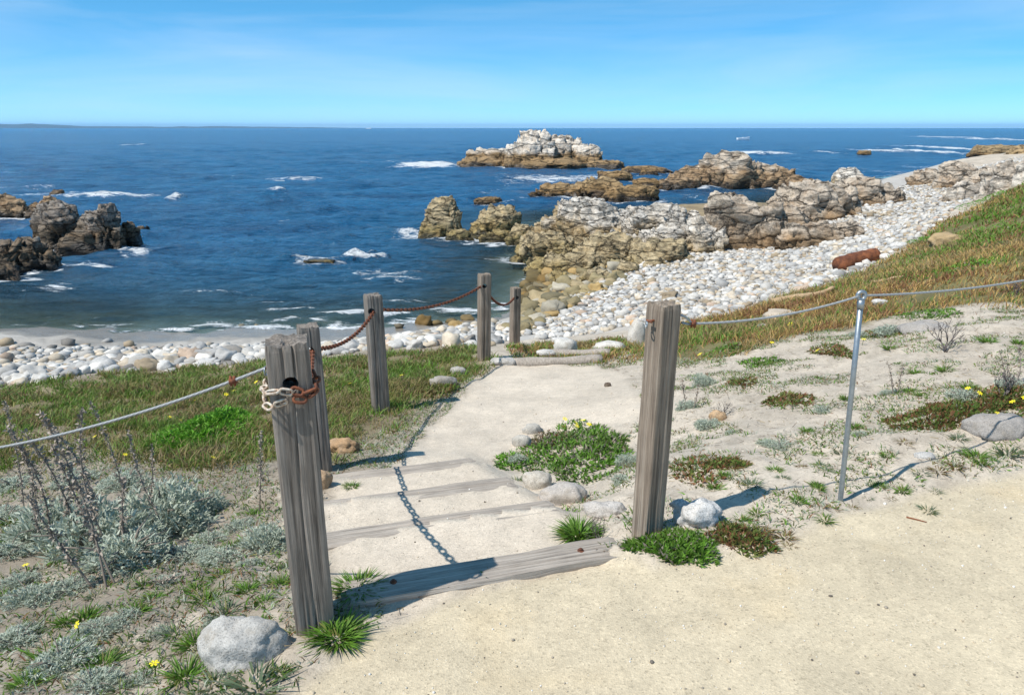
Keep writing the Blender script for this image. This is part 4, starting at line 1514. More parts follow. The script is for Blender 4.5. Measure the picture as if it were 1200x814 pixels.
MARKS = [(365, 735, 'the foot of the chain wrapped post'), (284, 776, 'the rounded granite stone'), (120, 680, 'the shrub with leaning grey stalks'), (195, 620, 'the broad silver shrub'),
         (310, 640, 'the small silver shrub against the post'), (60, 780, 'the low silver shrub among tufts'), (250, 540, 'the bright green bushy mat'), (42, 700, 'the loose yellow flower by a silver shrub'), (181, 783, 'the yellow flower near the granite stone'),
         (985, 585, 'the foot of the metal pole'), (760, 625, 'the foot of the square brown post'), (1120, 490, 'the long flowering ice plant mat'), (1108, 410, 'the leafless twiggy shrub'), (1170, 515, 'the flat grey slab'),
         (921, 475, 'the isolated dark ice plant clump'), (868, 645, 'the reddish green cushion'), (1083, 540, 'the small whitish stone'), (850, 553, 'the dark reddish clump'), (1045, 395, 'the bluish silver shrub'), (916, 520, 'the low pale silver shrub'),
         (264, 440, 'the cable clamp'), (446, 477, 'the post with its dark tussock'), (915, 375, 'the buff slab under the cable')]


def near_mark(px, py):
    return min(MARKS, key=lambda m: math.hypot((m[0] - px) * 1.0, (m[1] - py) * 1.6))[2]


def tuft_mesh(seed, n=130, spread=1.0, c1=GREEN, c2=BRIGHT, name='leaves'):
    rg = np.random.default_rng(seed)
    a = rg.uniform(0, 6.28, n)
    rad = 0.35 * np.sqrt(rg.random(n))
    P = np.stack([np.cos(a) * rad, np.sin(a) * rad, np.zeros(n)], 1)
    k_ = rad / .35 * rg.uniform(.7, 1.5, n) * spread
    D = np.stack([np.cos(a) * k_, np.sin(a) * k_, rg.uniform(.5, 1.2, n)], 1) + rg.normal(0, .15, (n, 3))
    c = c1 + (c2 - c1) * rg.random((n, 1))
    c = np.where((rg.random(n) < .12)[:, None], OLIVE * 1.3, c) * rg.uniform(.75, 1.2, (n, 1))
    V, F, cc = blades(P, D, rg.uniform(.30, .85, n), rg.uniform(.035, .07, n), c, rg, .25)
    return mesh_np(name, V, F, False, cc)


TUFT = [tuft_mesh(400 + k) for k in range(5)]
TUFT += [tuft_mesh(410 + k, 80, 1.2, np.array((.10, .14, .07)), np.array((.16, .21, .12))) for k in range(2)]
RTUFT = [tuft_mesh(420 + k, 80, 1.3, RUSSET, OLIVE) for k in range(2)]
for me in TUFT + RTUFT:
    me.materials.append(M_LEAF)


def green_tuft(px, py, wpx, label, rg, group=None, red=False, mesh=None):
    q = hit(px, py)
    s = wpx * px_size(q) / 1.7
    me = mesh or (RTUFT if red else TUFT)[rg.integers(len(RTUFT if red else TUFT))]
    o = link('grass_tuft', me, None, loc=(q[0], q[1], Hs(q[0], q[1]) - 0.004), rot=(0, 0, rg.uniform(0, 6.28)), scale=(s, s, s * rg.uniform(.55, .8)))
    return tag(o, label, 'plant', group)


rgT = np.random.default_rng(80)
BIGT = tuft_mesh(430, 420, 1.1)
BIGT.materials.append(M_LEAF)
green_tuft(396, 742, 84, 'dense green tuft at the foot of the chain wrapped post', rgT, mesh=BIGT)
green_tuft(300, 800, 90, 'grey green grass tuft in front of the rounded granite stone', rgT, mesh=TUFT[5])
green_tuft(420, 690, 70, 'green grass tuft in the post shadow behind the first timber step', rgT, mesh=BIGT)
green_tuft(448, 688, 40, 'yellowing grass tuft on the second tread', rgT)
green_tuft(678, 628, 62, 'bright grass tuft behind the end of the first timber step', rgT, mesh=BIGT)
green_tuft(412, 571, 26, 'small dark tuft on the sand of the upper step', rgT)
green_tuft(606, 563, 24, 'small green tuft at the lower corner of the flowering mat', rgT)
GA = 'grass tufts on the littered sand beside the chain posts'
GB = 'grass tufts on the open sand beside the metal pole'
for px, py, w_ in ((20, 640, 60), (60, 650, 40), (95, 725, 50), (150, 755, 40), (75, 730, 36), (160, 720, 44), (180, 700, 34), (120, 770, 60), (60, 765, 80), (30, 745, 50), (200, 735, 50), (225, 752, 56), (215, 790, 70), (180, 780, 40),
                   (240, 705, 50), (265, 715, 56), (230, 690, 40), (290, 695, 40), (310, 705, 36), (255, 675, 36), (330, 690, 40), (20, 605, 36), (40, 690, 30), (110, 700, 30), (140, 800, 40), (30, 800, 60), (80, 805, 40), (300, 725, 30), (320, 780, 36), (345, 735, 26),
                   (340, 665, 30), (270, 640, 30), (230, 640, 34), (320, 755, 30), (360, 640, 26), (255, 800, 60), (225, 812, 50), (10, 570, 36), (100, 540, 34), (265, 550, 40), (300, 600, 26), (380, 690, 26), (170, 690, 30), (5, 700, 40)):
    green_tuft(px + rgT.normal(0, 3), py + rgT.normal(0, 2), w_, 'short green tuft on littered sand near ' + near_mark(px, py), rgT, GA)
for px, py, w_ in ((935, 590, 26), (968, 612, 28), (995, 545, 18), (960, 540, 24), (965, 552, 22), (955, 565, 20), (960, 572, 22), (1060, 575, 24), (1090, 598, 26), (1030, 565, 22), (1040, 535, 22), (1022, 580, 14), (985, 530, 22), (912, 548, 24), (915, 560, 18),
                   (960, 528, 20), (1065, 455, 22), (1085, 460, 20), (1110, 432, 28), (1075, 436, 22), (1040, 410, 22), (990, 470, 20), (1000, 500, 24), (1125, 515, 26), (1150, 500, 24), (1145, 535, 40), (1180, 530, 40), (1080, 555, 26), (880, 570, 30), (865, 545, 22),
                   (850, 560, 26), (900, 520, 20), (945, 505, 22), (1135, 450, 24), (1160, 405, 26), (1190, 405, 24), (1150, 545, 24), (1095, 575, 20), (840, 575, 30), (870, 610, 28), (885, 600, 24)):
    green_tuft(px + rgT.normal(0, 2), py + rgT.normal(0, 1.5), w_ * 1.1, 'small green tuft on open sand near ' + near_mark(px, py), rgT, GB)
for px, py, w_ in ((1000, 592, 22), (975, 595, 24), (920, 630, 34), (895, 625, 30), (1100, 555, 30), (1060, 520, 26), (1045, 580, 20), (925, 640, 22), (940, 545, 18), (1120, 550, 28), (860, 552, 20)):
    green_tuft(px, py, w_, 'reddish brown tuft on the sand edge near ' + near_mark(px, py), rgT, 'reddish tufts at the sand edge', True)


def mat_mesh(seed, n, c1, c2, c3, p3=0.15, aspect=(1, 1), hgt=0.35, leaf=0.10, lw=0.028):
    """a cushion of stubby succulent leaves over an uneven dome, unit radius"""
    rg = np.random.default_rng(seed)
    a = rg.uniform(0, 6.28, n)
    rad = np.sqrt(rg.random(n))
    lim = 0.75 + 0.35 * fbm(np.stack([np.cos(a) * 1.6, np.sin(a) * 1.6, np.full(n, seed * .7)], 1), 3, seed)
    x, y = np.cos(a) * rad * lim, np.sin(a) * rad * lim
    bumpy = 0.55 + 0.7 * fbm2(x, y, 0.4, 3, seed + 1)
    z = hgt * np.clip(1 - rad ** 2.2, 0, 1) * np.clip(bumpy, .1, 1.3) * rg.uniform(0.55, 1.0, n)
    keep = fbm2(x, y, 0.28, 2, seed + 4) > -0.42
    P = np.stack([x, y, z], 1)[keep]
    m = len(P)
    D = np.stack([P[:, 0] * .6 + rg.normal(0, .5, m), P[:, 1] * .6 + rg.normal(0, .5, m), rg.uniform(.4, 1.2, m)], 1)
    f = fbm2(P[:, 0], P[:, 1], 0.5, 3, seed + 7)[:, None]
    c = c1 + (c2 - c1) * np.clip(.5 + f + rg.normal(0, .3, (m, 1)), 0, 1)
    c = np.where((rg.random(m) < p3)[:, None], c3, c) * rg.uniform(.7, 1.25, (m, 1))
    V, F, cc = blades(P, D, leaf * rg.uniform(.6, 1.3, m), lw * rg.uniform(.7, 1.3, m), c, rg, .15)
    return mesh_np('foliage', V, F, False, cc)


def flower_parts(parent, loc, s, rg):
    """a yellow flower of five petals on a short stem, part of its plant"""
    o = link('flower', FLOWER, None, parent, loc=loc, rot=(rg.normal(-.5, .25), rg.normal(0, .25), rg.uniform(0, 6.28)), scale=(s, s, s))
    return o


def make_flower():
    V, F = [], []
    k0 = 0
    for k in range(6):
        a = k * 2 * math.pi / 6
        for (r_, da, zz) in ((0.05, 0, 0.0), (0.6, -0.40, .16), (1.0, -.2, .10), (1.0, .2, .10), (0.6, .40, .16)):
            V.append((math.cos(a + da) * r_, math.sin(a + da) * r_, zz))
        F.append((k0, k0 + 1, k0 + 2, k0 + 3, k0 + 4))
        k0 += 5
    me = bpy.data.meshes.new('flower')
    me.from_pydata(V, [], F)
    me.materials.append(M_YELLOW)
    return me


FLOWER = make_flower()
STEM = None


def cushion(px, py, wpx, hpx, label, seed, n, kind='green', flowers=(), hgt=0.30, name='cushion_plant', group=None):
    """mat whose middle of front rim is at the pixel; wpx wide and hpx deep in the picture"""
    rg = np.random.default_rng(seed)
    f, b = hit(px, py), hit(px, py - hpx)
    wx = wpx * px_size(0.5 * (f + b)) * 0.5
    wy = max(0.5 * np.hypot(*(b - f)[:2]), 0.05)
    c = 0.5 * (f + b)
    leaf = np.clip(0.035 / wx, .03, .3)
    cols = {'green': (GREEN, BRIGHT, GREYST, .10), 'bright': (BRIGHT, BRIGHT * 1.1, GREYST, .06), 'red': (GREEN * .95, OLIVE, RUSSET * 1.1, .38), 'vivid': (np.array((.13, .30, .03)), np.array((.19, .42, .04)), GREEN, .08), 'brown': (GREYST * .8, OLIVE * .8, RUSSET, .2)}[kind]
    root = empty(name, (c[0], c[1], Hs(c[0], c[1]) - 0.01), label, 'plant', group)
    me = mat_mesh(seed, n, *cols, hgt=hgt / wx * min(wx, .35), leaf=leaf, lw=leaf * .3)
    fo = link('foliage', me, M_LEAF, root, scale=(wx * 1.15, wy * 1.15, wx))
    # follow the ground
    co = np.empty(len(me.vertices) * 3, np.float32)
    me.vertices.foreach_get('co', co)
    co = co.reshape(-1, 3)
    gz = H(c[0] + co[:, 0] * wx * 1.15, c[1] + co[:, 1] * wy * 1.15) - Hs(c[0], c[1])
    co[:, 2] += gz / wx
    me.vertices.foreach_set('co', co.ravel())
    for (fx, fy) in flowers:
        d = ray(fx, fy)
        # the flower stands over the mat where the sight line comes down to it
        q = hit(fx, fy + 5)
        zz = Hs(q[0], q[1]) + 0.05
        flower_parts(root, (q[0] - root.location.x, q[1] - root.location.y, zz - root.location.z), 0.017 * max(1, q[1] / 4.2), rg)
    return root


cushion(252, 530, 150, 44, 'bright green bushy mat on the bank above the silver shrubs', 501, 11000, 'vivid', hgt=.62)
cushion(232, 552, 110, 26, 'brownish skirt of dry stems below the bright green mat', 502, 900, 'brown', ((252, 545),), hgt=.12)
cushion(262, 492, 90, 26, 'greyish purple dry growth above the bright green mat', 503, 900, 'brown', hgt=.12)
cushion(680, 568, 160, 76, 'green mat with yellow flowers between steps and brown post', 504, 3200, 'green', ((662, 494), (660, 499), (675, 496), (676, 499), (683, 494), (690, 498)), hgt=.13)
cushion(645, 530, 70, 26, 'brown dry edge of the flowering mat by the path', 505, 800, 'brown', hgt=.09)
cushion(600, 552, 46, 22, 'low bright green clump at the left of the flowering mat', 506, 600, 'bright', hgt=.06)
cushion(792, 668, 108, 42, 'dense dark green cushion at the foot of the brown post', 507, 2600, 'green', hgt=.09)
cushion(868, 652, 90, 34, 'reddish green cushion beside the white peaked stone', 508, 1300, 'red', hgt=.06)
cushion(1120, 503, 190, 36, 'long red and green ice plant mat with yellow flowers', 509, 3000, 'red', ((1147, 462), (1185, 472), (1181, 486), (1167, 492), (1199, 468)), hgt=.12)
cushion(1180, 480, 90, 30, 'green ice plant clump above the long flowering mat', 510, 1400, 'red', ((1133, 456),), hgt=.12)
cushion(921, 478, 58, 18, 'isolated dark ice plant clump on pale sand', 511, 900, 'red', hgt=.07)
cushion(890, 432, 44, 14, 'round green clump just below the slope grass', 512, 600, 'green', hgt=.08)
cushion(868, 458, 34, 14, 'olive clump on the sand below a silver shrub', 513, 500, 'red', hgt=.06)
cushion(975, 422, 40, 18, 'olive clump with one yellow flower beside the metal pole', 514, 600, 'red', ((957, 414),), hgt=.08)
cushion(1045, 398, 70, 14, 'dark clump on the sand crest behind the metal pole', 515, 700, 'red', ((1050, 366),), hgt=.09)
cushion(1090, 378, 60, 16, 'green clump at the grass edge near the dead shrub', 516, 700, 'green', hgt=.10)
cushion(855, 420, 70, 16, 'fresh green clump behind the brown post', 517, 800, 'green', ((820, 414),), hgt=.10)
cushion(940, 390, 50, 14, 'reddish low clump at the foot of the grass slope', 518, 500, 'red', ((926, 382),), hgt=.07)
cushion(850, 553, 56, 14, 'dark reddish clump on the sand right of the brown post', 519, 600, 'red', hgt=.05)
cushion(820, 575, 60, 40, 'thin olive growth on the sand behind the brown post', 520, 500, 'red', hgt=.04)
cushion(1160, 290, 120, 30, 'bright green ice plant patch high on the slope', 521, 2200, 'bright', hgt=.3)
cushion(1120, 330, 130, 20, 'green ice plant patch on the slope near the log', 522, 1800, 'bright', hgt=.25)
cushion(1185, 245, 60, 28, 'bright green growth at the top of the slope', 523, 1500, 'bright', hgt=.3)
cushion(1075, 290, 40, 14, 'green clump beside the flat tan boulder', 524, 700, 'bright', hgt=.2)
cushion(1025, 258, 80, 9, 'olive strip of plants among the white stones', 525, 900, 'red', hgt=.15)
cushion(1024, 264, 14, 5, 'small green clump among the white stones', 526, 200, 'bright', hgt=.12)
cushion(480, 462, 60, 14, 'dark tussock beside the third chain post', 527, 600, 'brown', hgt=.10)
cushion(515, 468, 60, 20, 'dark tussock overhanging the path bend', 528, 800, 'red', hgt=.14)
cushion(360, 470, 90, 20, 'fresh green patch on the bank behind the second post', 529, 900, 'bright', hgt=.05)
cushion(430, 455, 70, 14, 'low leafy green patch by the third chain post', 530, 700, 'bright', hgt=.05)


def silver_mesh(seed, ns=150):
    rg = np.random.default_rng(seed)
    ls = LeafSet()
    v = unit(rg.normal(size=(ns, 3)))
    v[:, 2] = np.abs(v[:, 2])
    rad = rg.uniform(.45, 1.0, ns) * (0.8 + .3 * fbm(v * 1.5 + seed, 2, seed))
    ctr = v * rad[:, None] * np.array([1, 1, .7])
    nl = 9
    P = np.repeat(ctr, nl, 0) + rg.normal(0, .028, (ns * nl, 3))
    D = np.repeat(v + np.array([0, 0, .5]), nl, 0) + rg.normal(0, .75, (ns * nl, 3))
    n = ns * nl
    c = SILVER * rg.uniform(.72, 1.2, (n, 1))
    c = np.where((rg.random(n) < .22)[:, None], np.array((.37, .43, .33)), c)
    V, F, cc = blades(P, D, rg.uniform(.06, .14, n), rg.uniform(.018, .034, n), c, rg, .2)
    ls.add(V, F, cc)
    return ls.mesh('foliage')


def twig_mesh(seed, ns=14):
    rg = np.random.default_rng(seed)
    mb = MB()
    for k in range(ns):
        a = rg.uniform(0, 6.28)
        e = np.array([math.cos(a) * rg.uniform(.3, .9), math.sin(a) * rg.uniform(.3, .9), rg.uniform(.15, .6)])
        mb.tube(np.array([(0, 0, -.05), e * .5 + (0, 0, .12), e]), np.array([.022, .016, .006]), 5)
    return mb.mesh('stem', True, GREYST * 0.7)


SILV = [silver_mesh(600 + k, 340) for k in range(4)]
TWIG = [twig_mesh(610 + k) for k in range(3)]
for me in SILV:
    me.materials.append(M_LEAF)
for me in TWIG:
    me.materials.append(M_DRY)


def stalk_mesh(vec, seed, thick=1.0):
    """dry upright seed stalk from the origin to vec, crusted with small grey seed heads"""
    rg = np.random.default_rng(seed)
    ln = np.linalg.norm(vec)
    t = np.linspace(0, 1, 9)
    side = np.array([rg.normal(0, .06), rg.normal(0, .06), 0]) * ln
    pts = vec[None] * t[:, None] + side[None] * (np.sin(t * math.pi))[:, None]
    mb = MB()
    mb.tube(pts, np.linspace(.004, .0015, 9) * thick, 5)
    me0V, cnt = np.concatenate(mb.V), mb.n
    F4 = np.concatenate(mb.F[4])
    n = int(200 * ln / 0.5)
    u = rg.uniform(.22, 1, n)
    P = np.stack([np.interp(u, t, pts[:, k]) for k in range(3)], 1)
    wid = 0.016 * thick * (1 - .6 * u) * (0.6 + 0.8 * (np.sin(u * 46 + seed) > -.2))
    off = rg.normal(0, 1, (n, 3)) * wid[:, None]
    c = GREYST * rg.uniform(.65, 1.5, (n, 1))
    V, F, cc = blades(P + off * .4, off + rg.normal(0, .004, (n, 3)) + np.array([0, 0, .004]), rg.uniform(.008, .017, n) * thick, rg.uniform(.005, .009, n) * thick, c, rg, .1)
    allV = np.concatenate([me0V, V])
    col = np.concatenate([np.tile(GREYST * .75, (cnt, 1)), cc])
    return mesh_np('seed_stalk', allV, [F4, F + cnt], False, col)


def silver_shrub(px, py, wpx, label, seed, hf=0.8, stalks=(), group=None):
    rg = np.random.default_rng(seed)
    q = hit(px, py)
    rr = wpx * px_size(q) * (0.74 if px < 340 else 0.60)
    hf = hf * (1.35 if px < 340 else 1.25)
    y = q[1] + rr * .5
    x = q[0] * y / q[1]
    root = empty('silver_shrub', (x, y, Hs(x, y) - .01), label, 'shrub', group)
    for k in range(2):
        sc = rr * (1.0 if k == 0 else .72)
        o = link('foliage', SILV[rg.integers(4)], None, root, loc=(rg.normal(0, .15) * rr * k * 2, rg.normal(0, .15) * rr * k * 2, 0), rot=(0, 0, rg.uniform(0, 6.28)), scale=(sc, sc * .9, sc * hf))
    link('stem', TWIG[rg.integers(3)], None, root, rot=(0, 0, rg.uniform(0, 6.28)), scale=(rr, rr, rr))
    for k, (bx, by, tx, ty) in enumerate(stalks):
        b = hit(bx, by)
        tp = at_y(tx, ty, b[1] + rg.normal(0.05, .06))
        o = link('seed_stalk', stalk_mesh(tp - b, seed * 10 + k, 1.0 + .35 * (len(stalks) > 4)), M_DRY, root, loc=b - np.array(root.location))
    return root


silver_shrub(118, 655, 130, 'silver leaved shrub with tall leaning grey seed stalks on the littered sand', 701, .75,
             ((125, 690, 48, 484), (130, 650, 96, 478), (118, 640, 60, 500), (95, 640, 28, 505), (152, 645, 145, 560), (110, 690, 30, 580), (135, 685, 60, 520), (60, 640, 8, 500)))
silver_shrub(195, 625, 120, 'broad silver leaved shrub below the bright green mat', 702, .7, ((200, 630, 150, 505), (170, 610, 178, 520), (150, 600, 105, 470)))
silver_shrub(60, 640, 100, 'silver shrub with grey stalks at the edge of the bank path', 703, .8, ((40, 640, 20, 520), (55, 640, 40, 545), (75, 640, 88, 560), (30, 620, 5, 470)))
silver_shrub(150, 675, 110, 'low sprawling silver shrub with dead grey branches in front of the stalks', 704, .5, ((170, 665, 205, 640), (150, 690, 220, 672)))
silver_shrub(232, 605, 60, 'rounded silver shrub nearest to the chain wrapped post', 705, .8)
silver_shrub(310, 645, 62, 'small silver shrub pressed against the chain wrapped post', 706, .75, ((304, 600, 306, 505),))
silver_shrub(42, 712, 60, 'small silver shrub in front of a yellow flower on the littered sand', 707, .6)
silver_shrub(75, 790, 80, 'low silver shrub among green tufts at the near edge', 708, .5)
silver_shrub(25, 690, 40, 'tiny silver sprig beside the sprawling silver shrub', 709, .6)
silver_shrub(112, 810, 60, 'small silver shrub beside the lowest green tufts', 710, .5)
silver_shrub(825, 452, 34, 'upright silver shrub with dry stalks behind the brown post', 711, 1.1, ((805, 475, 800, 445), (812, 480, 818, 450)))
silver_shrub(805, 482, 34, 'silver shrub half hidden behind the brown post', 712, .7)
silver_shrub(832, 500, 40, 'wide silver shrub on open sand behind the brown post', 713, .7)
silver_shrub(858, 505, 20, 'tiny silver sprig on open sand behind the brown post', 714, .7)
silver_shrub(965, 482, 30, 'small silver shrub beside the dark ice plant clump', 715, .6)
silver_shrub(916, 525, 36, 'low pale silver shrub on sand left of the metal pole', 716, .5)
silver_shrub(1008, 513, 26, 'small silver shrub just behind the metal pole', 717, .6)
silver_shrub(735, 545, 34, 'silver shrub touching the left side of the brown post', 718, .9)
silver_shrub(730, 565, 32, 'silver shrub at the lower edge of the flowering mat', 719, .6)
silver_shrub(606, 543, 30, 'silver sprig at the left rim of the flowering mat', 720, .6)
silver_shrub(1045, 395, 46, 'bluish silver shrub on the sand crest', 721, .6)
silver_shrub(1005, 396, 24, 'small silver shrub touching the metal pole', 722, .7)
silver_shrub(1128, 468, 46, 'silver shrub behind the long flowering mat', 723, .5)
silver_shrub(1045, 458, 24, 'sparse silver sprig on open sand right of the pole', 724, .8, ((1046, 460, 1040, 425), (1052, 458, 1058, 428)))
silver_shrub(1185, 455, 40, 'silver shrub with dark dead stalks above the flowering mat', 725, .6, ((1180, 455, 1172, 412), (1190, 452, 1194, 405), (1186, 450, 1180, 425)))
silver_shrub(895, 520, 24, 'small silver sprig on the sand left of the pale silver shrub', 726, .5)

GS = 'low silver sprigs on the littered sand beside the chain posts'
for k, (px, py, w_) in enumerate(((20, 760, 60), (150, 735, 40), (120, 745, 46), (185, 745, 34), (215, 660, 46), (265, 660, 50), (245, 640, 44), (280, 625, 40), (10, 660, 50), (85, 700, 50), (250, 730, 30), (195, 690, 40), (20, 575, 50), (90, 575, 50), (5, 610, 50), (165, 800, 40), (290, 665, 30), (150, 580, 60))):
    silver_shrub(px, py, w_, 'low silver sprig on littered sand near ' + near_mark(px, py), 740 + k, .45, (), GS)

# single yellow flowers standing away from the mats
for px, py in ((32, 671), (181, 783), (274, 457), (265, 461), (228, 470), (199, 490), (212, 496), (138, 535), (148, 540), (112, 516), (232, 512), (300, 448), (410, 452), (470, 440), (350, 500), (92, 742), (262, 690), (903, 405), (1010, 402), (915, 360), (885, 398), (879, 386)):
    q = hit(px, py + 4)
    root = empty('yellow_flower', (q[0], q[1], Hs(q[0], q[1])), 'single yellow flower standing alone near ' + near_mark(px, py), 'flower', 'single yellow flowers')
    rg = np.random.default_rng(int(px * 7 + py))
    mb = MB()
    mb.tube(np.array([(0, 0, -.01), (.004, 0, .03), (.006, -.004, .055)]), .0022, 5)
    link('stem', mb.mesh('stem', True, GREEN), M_LEAF, root)
    s = .015 * max(1, q[1] / 4.5)
    link('petals', FLOWER, None, root, loc=(.006, -.004, .056), rot=(rg.normal(.5, .2), rg.normal(0, .2), rg.uniform(0, 6)), scale=(s, s, s))


def dead_shrub(px, py, hpx, label, seed, lean=0.0):
    rg = np.random.default_rng(seed)
    q = hit(px, py)
    h = hpx * px_size(q)
    mb = MB()

    def grow(p, d, ln, r, lev):
        e = p + d * ln
        m = (p + e) / 2 + rg.normal(0, ln * .08, 3)
        mb.tube(np.array([p, m, e]), np.array([r, r * .85, r * .65]), 5)
        if lev == 0:
            return
        for k in range(rg.integers(2, 4)):
            nd = d + rg.normal(0, .42, 3) + np.array([0, 0, .12])
            grow(e, nd / np.linalg.norm(nd), ln * rg.uniform(.55, .85), r * .62, lev - 1)

    for k in range(5):
        a = rg.uniform(0, 6.28)
        d = np.array([math.cos(a) * .45 + lean, math.sin(a) * .45, 1.0])
        grow(np.array([0, 0, -.02]), d / np.linalg.norm(d), h * .36, h * .022, 3)
    me = mb.mesh('dead_shrub', True, np.array((.115, .10, .095)))
    return tag(link('dead_shrub', me, M_DRY, loc=(q[0], q[1], Hs(q[0], q[1]))), label, 'shrub')


dead_shrub(1108, 412, 44, 'leafless dark twiggy shrub alone on the sand crest', 801)
dead_shrub(1175, 462, 40, 'dead grey twigs beside the flowering ice plant', 802, .1)
dead_shrub(1186, 350, 26, 'thin dry twigs at the grass edge above the sand', 803)
dead_shrub(845, 487, 24, 'short dead twigs behind the brown post', 804)
dead_shrub(705, 632, 34, 'bare twig leaning over the sand by the end of the first step', 805, -.3)

# ---------------------------------------------------------------- timber posts, steps, chain, cable
def post_mesh(w_, h, seed, grooves=(), top_rough=0.012, foot=0.30, round_=0.10):
    rg = np.random.default_rng(seed)
    n, m = 72, 70
    t = np.arange(n) / n * 4
    side = t.astype(int) % 4
    f = t - np.floor(t)
    # start each side at a corner; superellipse keeps the arrises slightly worn
    a = (np.arange(n) / n) * 2 * math.pi - 3 * math.pi / 4
    ca, sa = np.cos(a), np.sin(a)
    pwr = 14
    rr = 1 / (np.abs(ca) ** pwr + np.abs(sa) ** pwr) ** (1 / pwr)
    cx, cy = ca * rr * w_ / 2, sa * rr * w_ / 2
    zs = np.linspace(-foot, h, m)
    V = []
    for k, z in enumerate(zs):
        q = np.stack([cx * 55, cy * 55, np.full(n, z * 1.6 + seed)], 1)
        d = 0.0022 * fbm(q, 3, seed)
        q2 = np.stack([cx * 130, cy * 130, np.full(n, z * 3.0 + seed)], 1)
        d = d + 0.0018 * fbm(q2, 2, seed + 5)
        for (gx, wid, dep, z0, z1) in grooves:       # long drying splits in the face towards the steps
            gxx = gx + 0.006 * math.sin(z * 5 + seed)
            on = sstep(z0 - .05, z0 + .05, np.array([z]))[0] * (1 - sstep(z1 - .05, z1 + .05, np.array([z]))[0])
            d = d - np.where(cy < -w_ * .44, dep * on * np.exp(-((cx - gxx) / wid) ** 2), 0)
        sc = 1 + d / (w_ / 2)
        wear = 1 - 0.05 * max(0, (z - h + 0.02) / 0.02) if z > h - .02 else 1
        zz = z + (top_rough * fbm(np.stack([cx * 55, cy * 55, np.full(n, seed * 1.0)], 1), 2, seed + 3) if k == m - 1 else 0)
        V.append(np.stack([cx * sc * wear, cy * sc * wear, np.zeros(n) + zz], 1))
    V = np.concatenate(V)
    F = []
    for k in range(m - 1):
        for j in range(n):
            j2 = (j + 1) % n
            F.append((k * n + j, k * n + j2, (k + 1) * n + j2, (k + 1) * n + j))
    # end grain: rings closing to the middle
    rings = [V[(m - 1) * n:]]
    o = len(V)
    base = (m - 1) * n
    extra = []
    for r_ in (0.75, 0.5, 0.25):
        p = V[(m - 1) * n:] * np.array([r_, r_, 1])
        p[:, 2] = h + top_rough * fbm(np.stack([p[:, 0] * 55, p[:, 1] * 55, np.full(n, seed * 1.0)], 1), 2, seed + 3)
        extra.append(p)
        for j in range(n):
            j2 = (j + 1) % n
            F.append((base + j, base + j2, o + j2, o + j))
        base = o
        o += n
    V = np.concatenate([V] + extra)
    nF = [tuple(f_) for f_ in F]
    nF.append(tuple(base + j for j in range(n)))
    nF.append(tuple(reversed(range(n))))
    me = bpy.data.meshes.new('timber')
    me.from_pydata([tuple(v) for v in V], [], nF)
    return me


def bore(o, zc, r, yaw=0.0, length=0.4):
    """drill a real hole through the post"""
    bm = bmesh.new()
    bmesh.ops.create_cone(bm, cap_ends=True, segments=20, radius1=r, radius2=r, depth=length)
    bmesh.ops.rotate(bm, verts=bm.verts, cent=(0, 0, 0), matrix=Matrix.Rotation(math.pi / 2, 3, 'X'))
    bmesh.ops.rotate(bm, verts=bm.verts, cent=(0, 0, 0), matrix=Matrix.Rotation(yaw, 3, 'Z'))
    bmesh.ops.translate(bm, verts=bm.verts, vec=(0, 0, zc))
    me = bpy.data.meshes.new('cut')
    bm.to_mesh(me)
    bm.free()
    c = bpy.data.objects.new('cut', me)
    C.objects.link(c)
    c.matrix_world = o.matrix_world.copy()
    c.parent = o.parent
    c.location, c.rotation_euler = o.location, o.rotation_euler
    md = o.modifiers.new('b', 'BOOLEAN')
    md.operation = 'DIFFERENCE'
    md.object = c
    md.solver = 'EXACT'
    bpy.context.view_layer.update()
    dg = bpy.context.evaluated_depsgraph_get()
    nm = bpy.data.meshes.new_from_object(o.evaluated_get(dg))
    o.modifiers.clear()
    if len(nm.vertices) > 100:
        o.data = nm
    bpy.data.objects.remove(c)


POSTS = []
def post(base, w_, h, yaw, seed, label, mat, grooves=(), hole=None, lean=(0, 0), hole_r=0.022, hyaw=0.0):
    root = empty('timber_post', base, label, 'post', None)
    root.rotation_euler = (lean[0], lean[1], yaw)
    o = link('timber', post_mesh(w_, h, seed, grooves), mat, root)
    bpy.context.view_layer.update()
    if hole is not None:
        bore(o, hole, hole_r, hyaw)
        if len(o.data.materials) == 0:
            o.data.materials.append(mat)
    POSTS.append(root)
    return root


def pbase(px, py, z=None, d=None):
    q = on_z(px, py, z) if z is not None else at_y(px, py, d)
    return np.array([q[0], q[1], Hs(q[0], q[1])])


YAW = R(16.7)
B1 = np.array([-0.672, 2.20, 0.0])
B1[2] = Hs(B1[0], B1[1])
P2 = at_y(377, 553, 4.44)
P3 = at_y(446, 477, 6.2)
P4 = at_y(567, 420, 8.3)
P5 = at_y(603, 412, 10.7)
for p in (P2, P3, P4, P5):
    p[2] = Hs(p[0], p[1])
T1, T2, T3, T4, T5 = 0.985, at_y(372, 381, P2[1])[2], at_y(446, 345, P3[1])[2], at_y(566, 321, P4[1])[2], at_y(603, 337, P5[1])[2]
Z1, Z2, Z3, Z4, Z5 = 0.865, at_y(366, 408, P2[1])[2], at_y(440, 362, P3[1])[2], at_y(565, 334, P4[1])[2], at_y(605, 348, P5[1])[2]
post(tuple(B1), 0.126, T1 - B1[2], YAW, 901, 'thick grey timber post with split face, wrapped by white and rusty chain', M_WOOD,
     ((-0.022, .004, .007, 0.80, 1.2), (0.002, .003, .008, -.2, 0.84), (0.012, .0028, .012, 0.88, 1.2)), Z1 - B1[2], (R(0.8), R(-0.8)), 0.024)
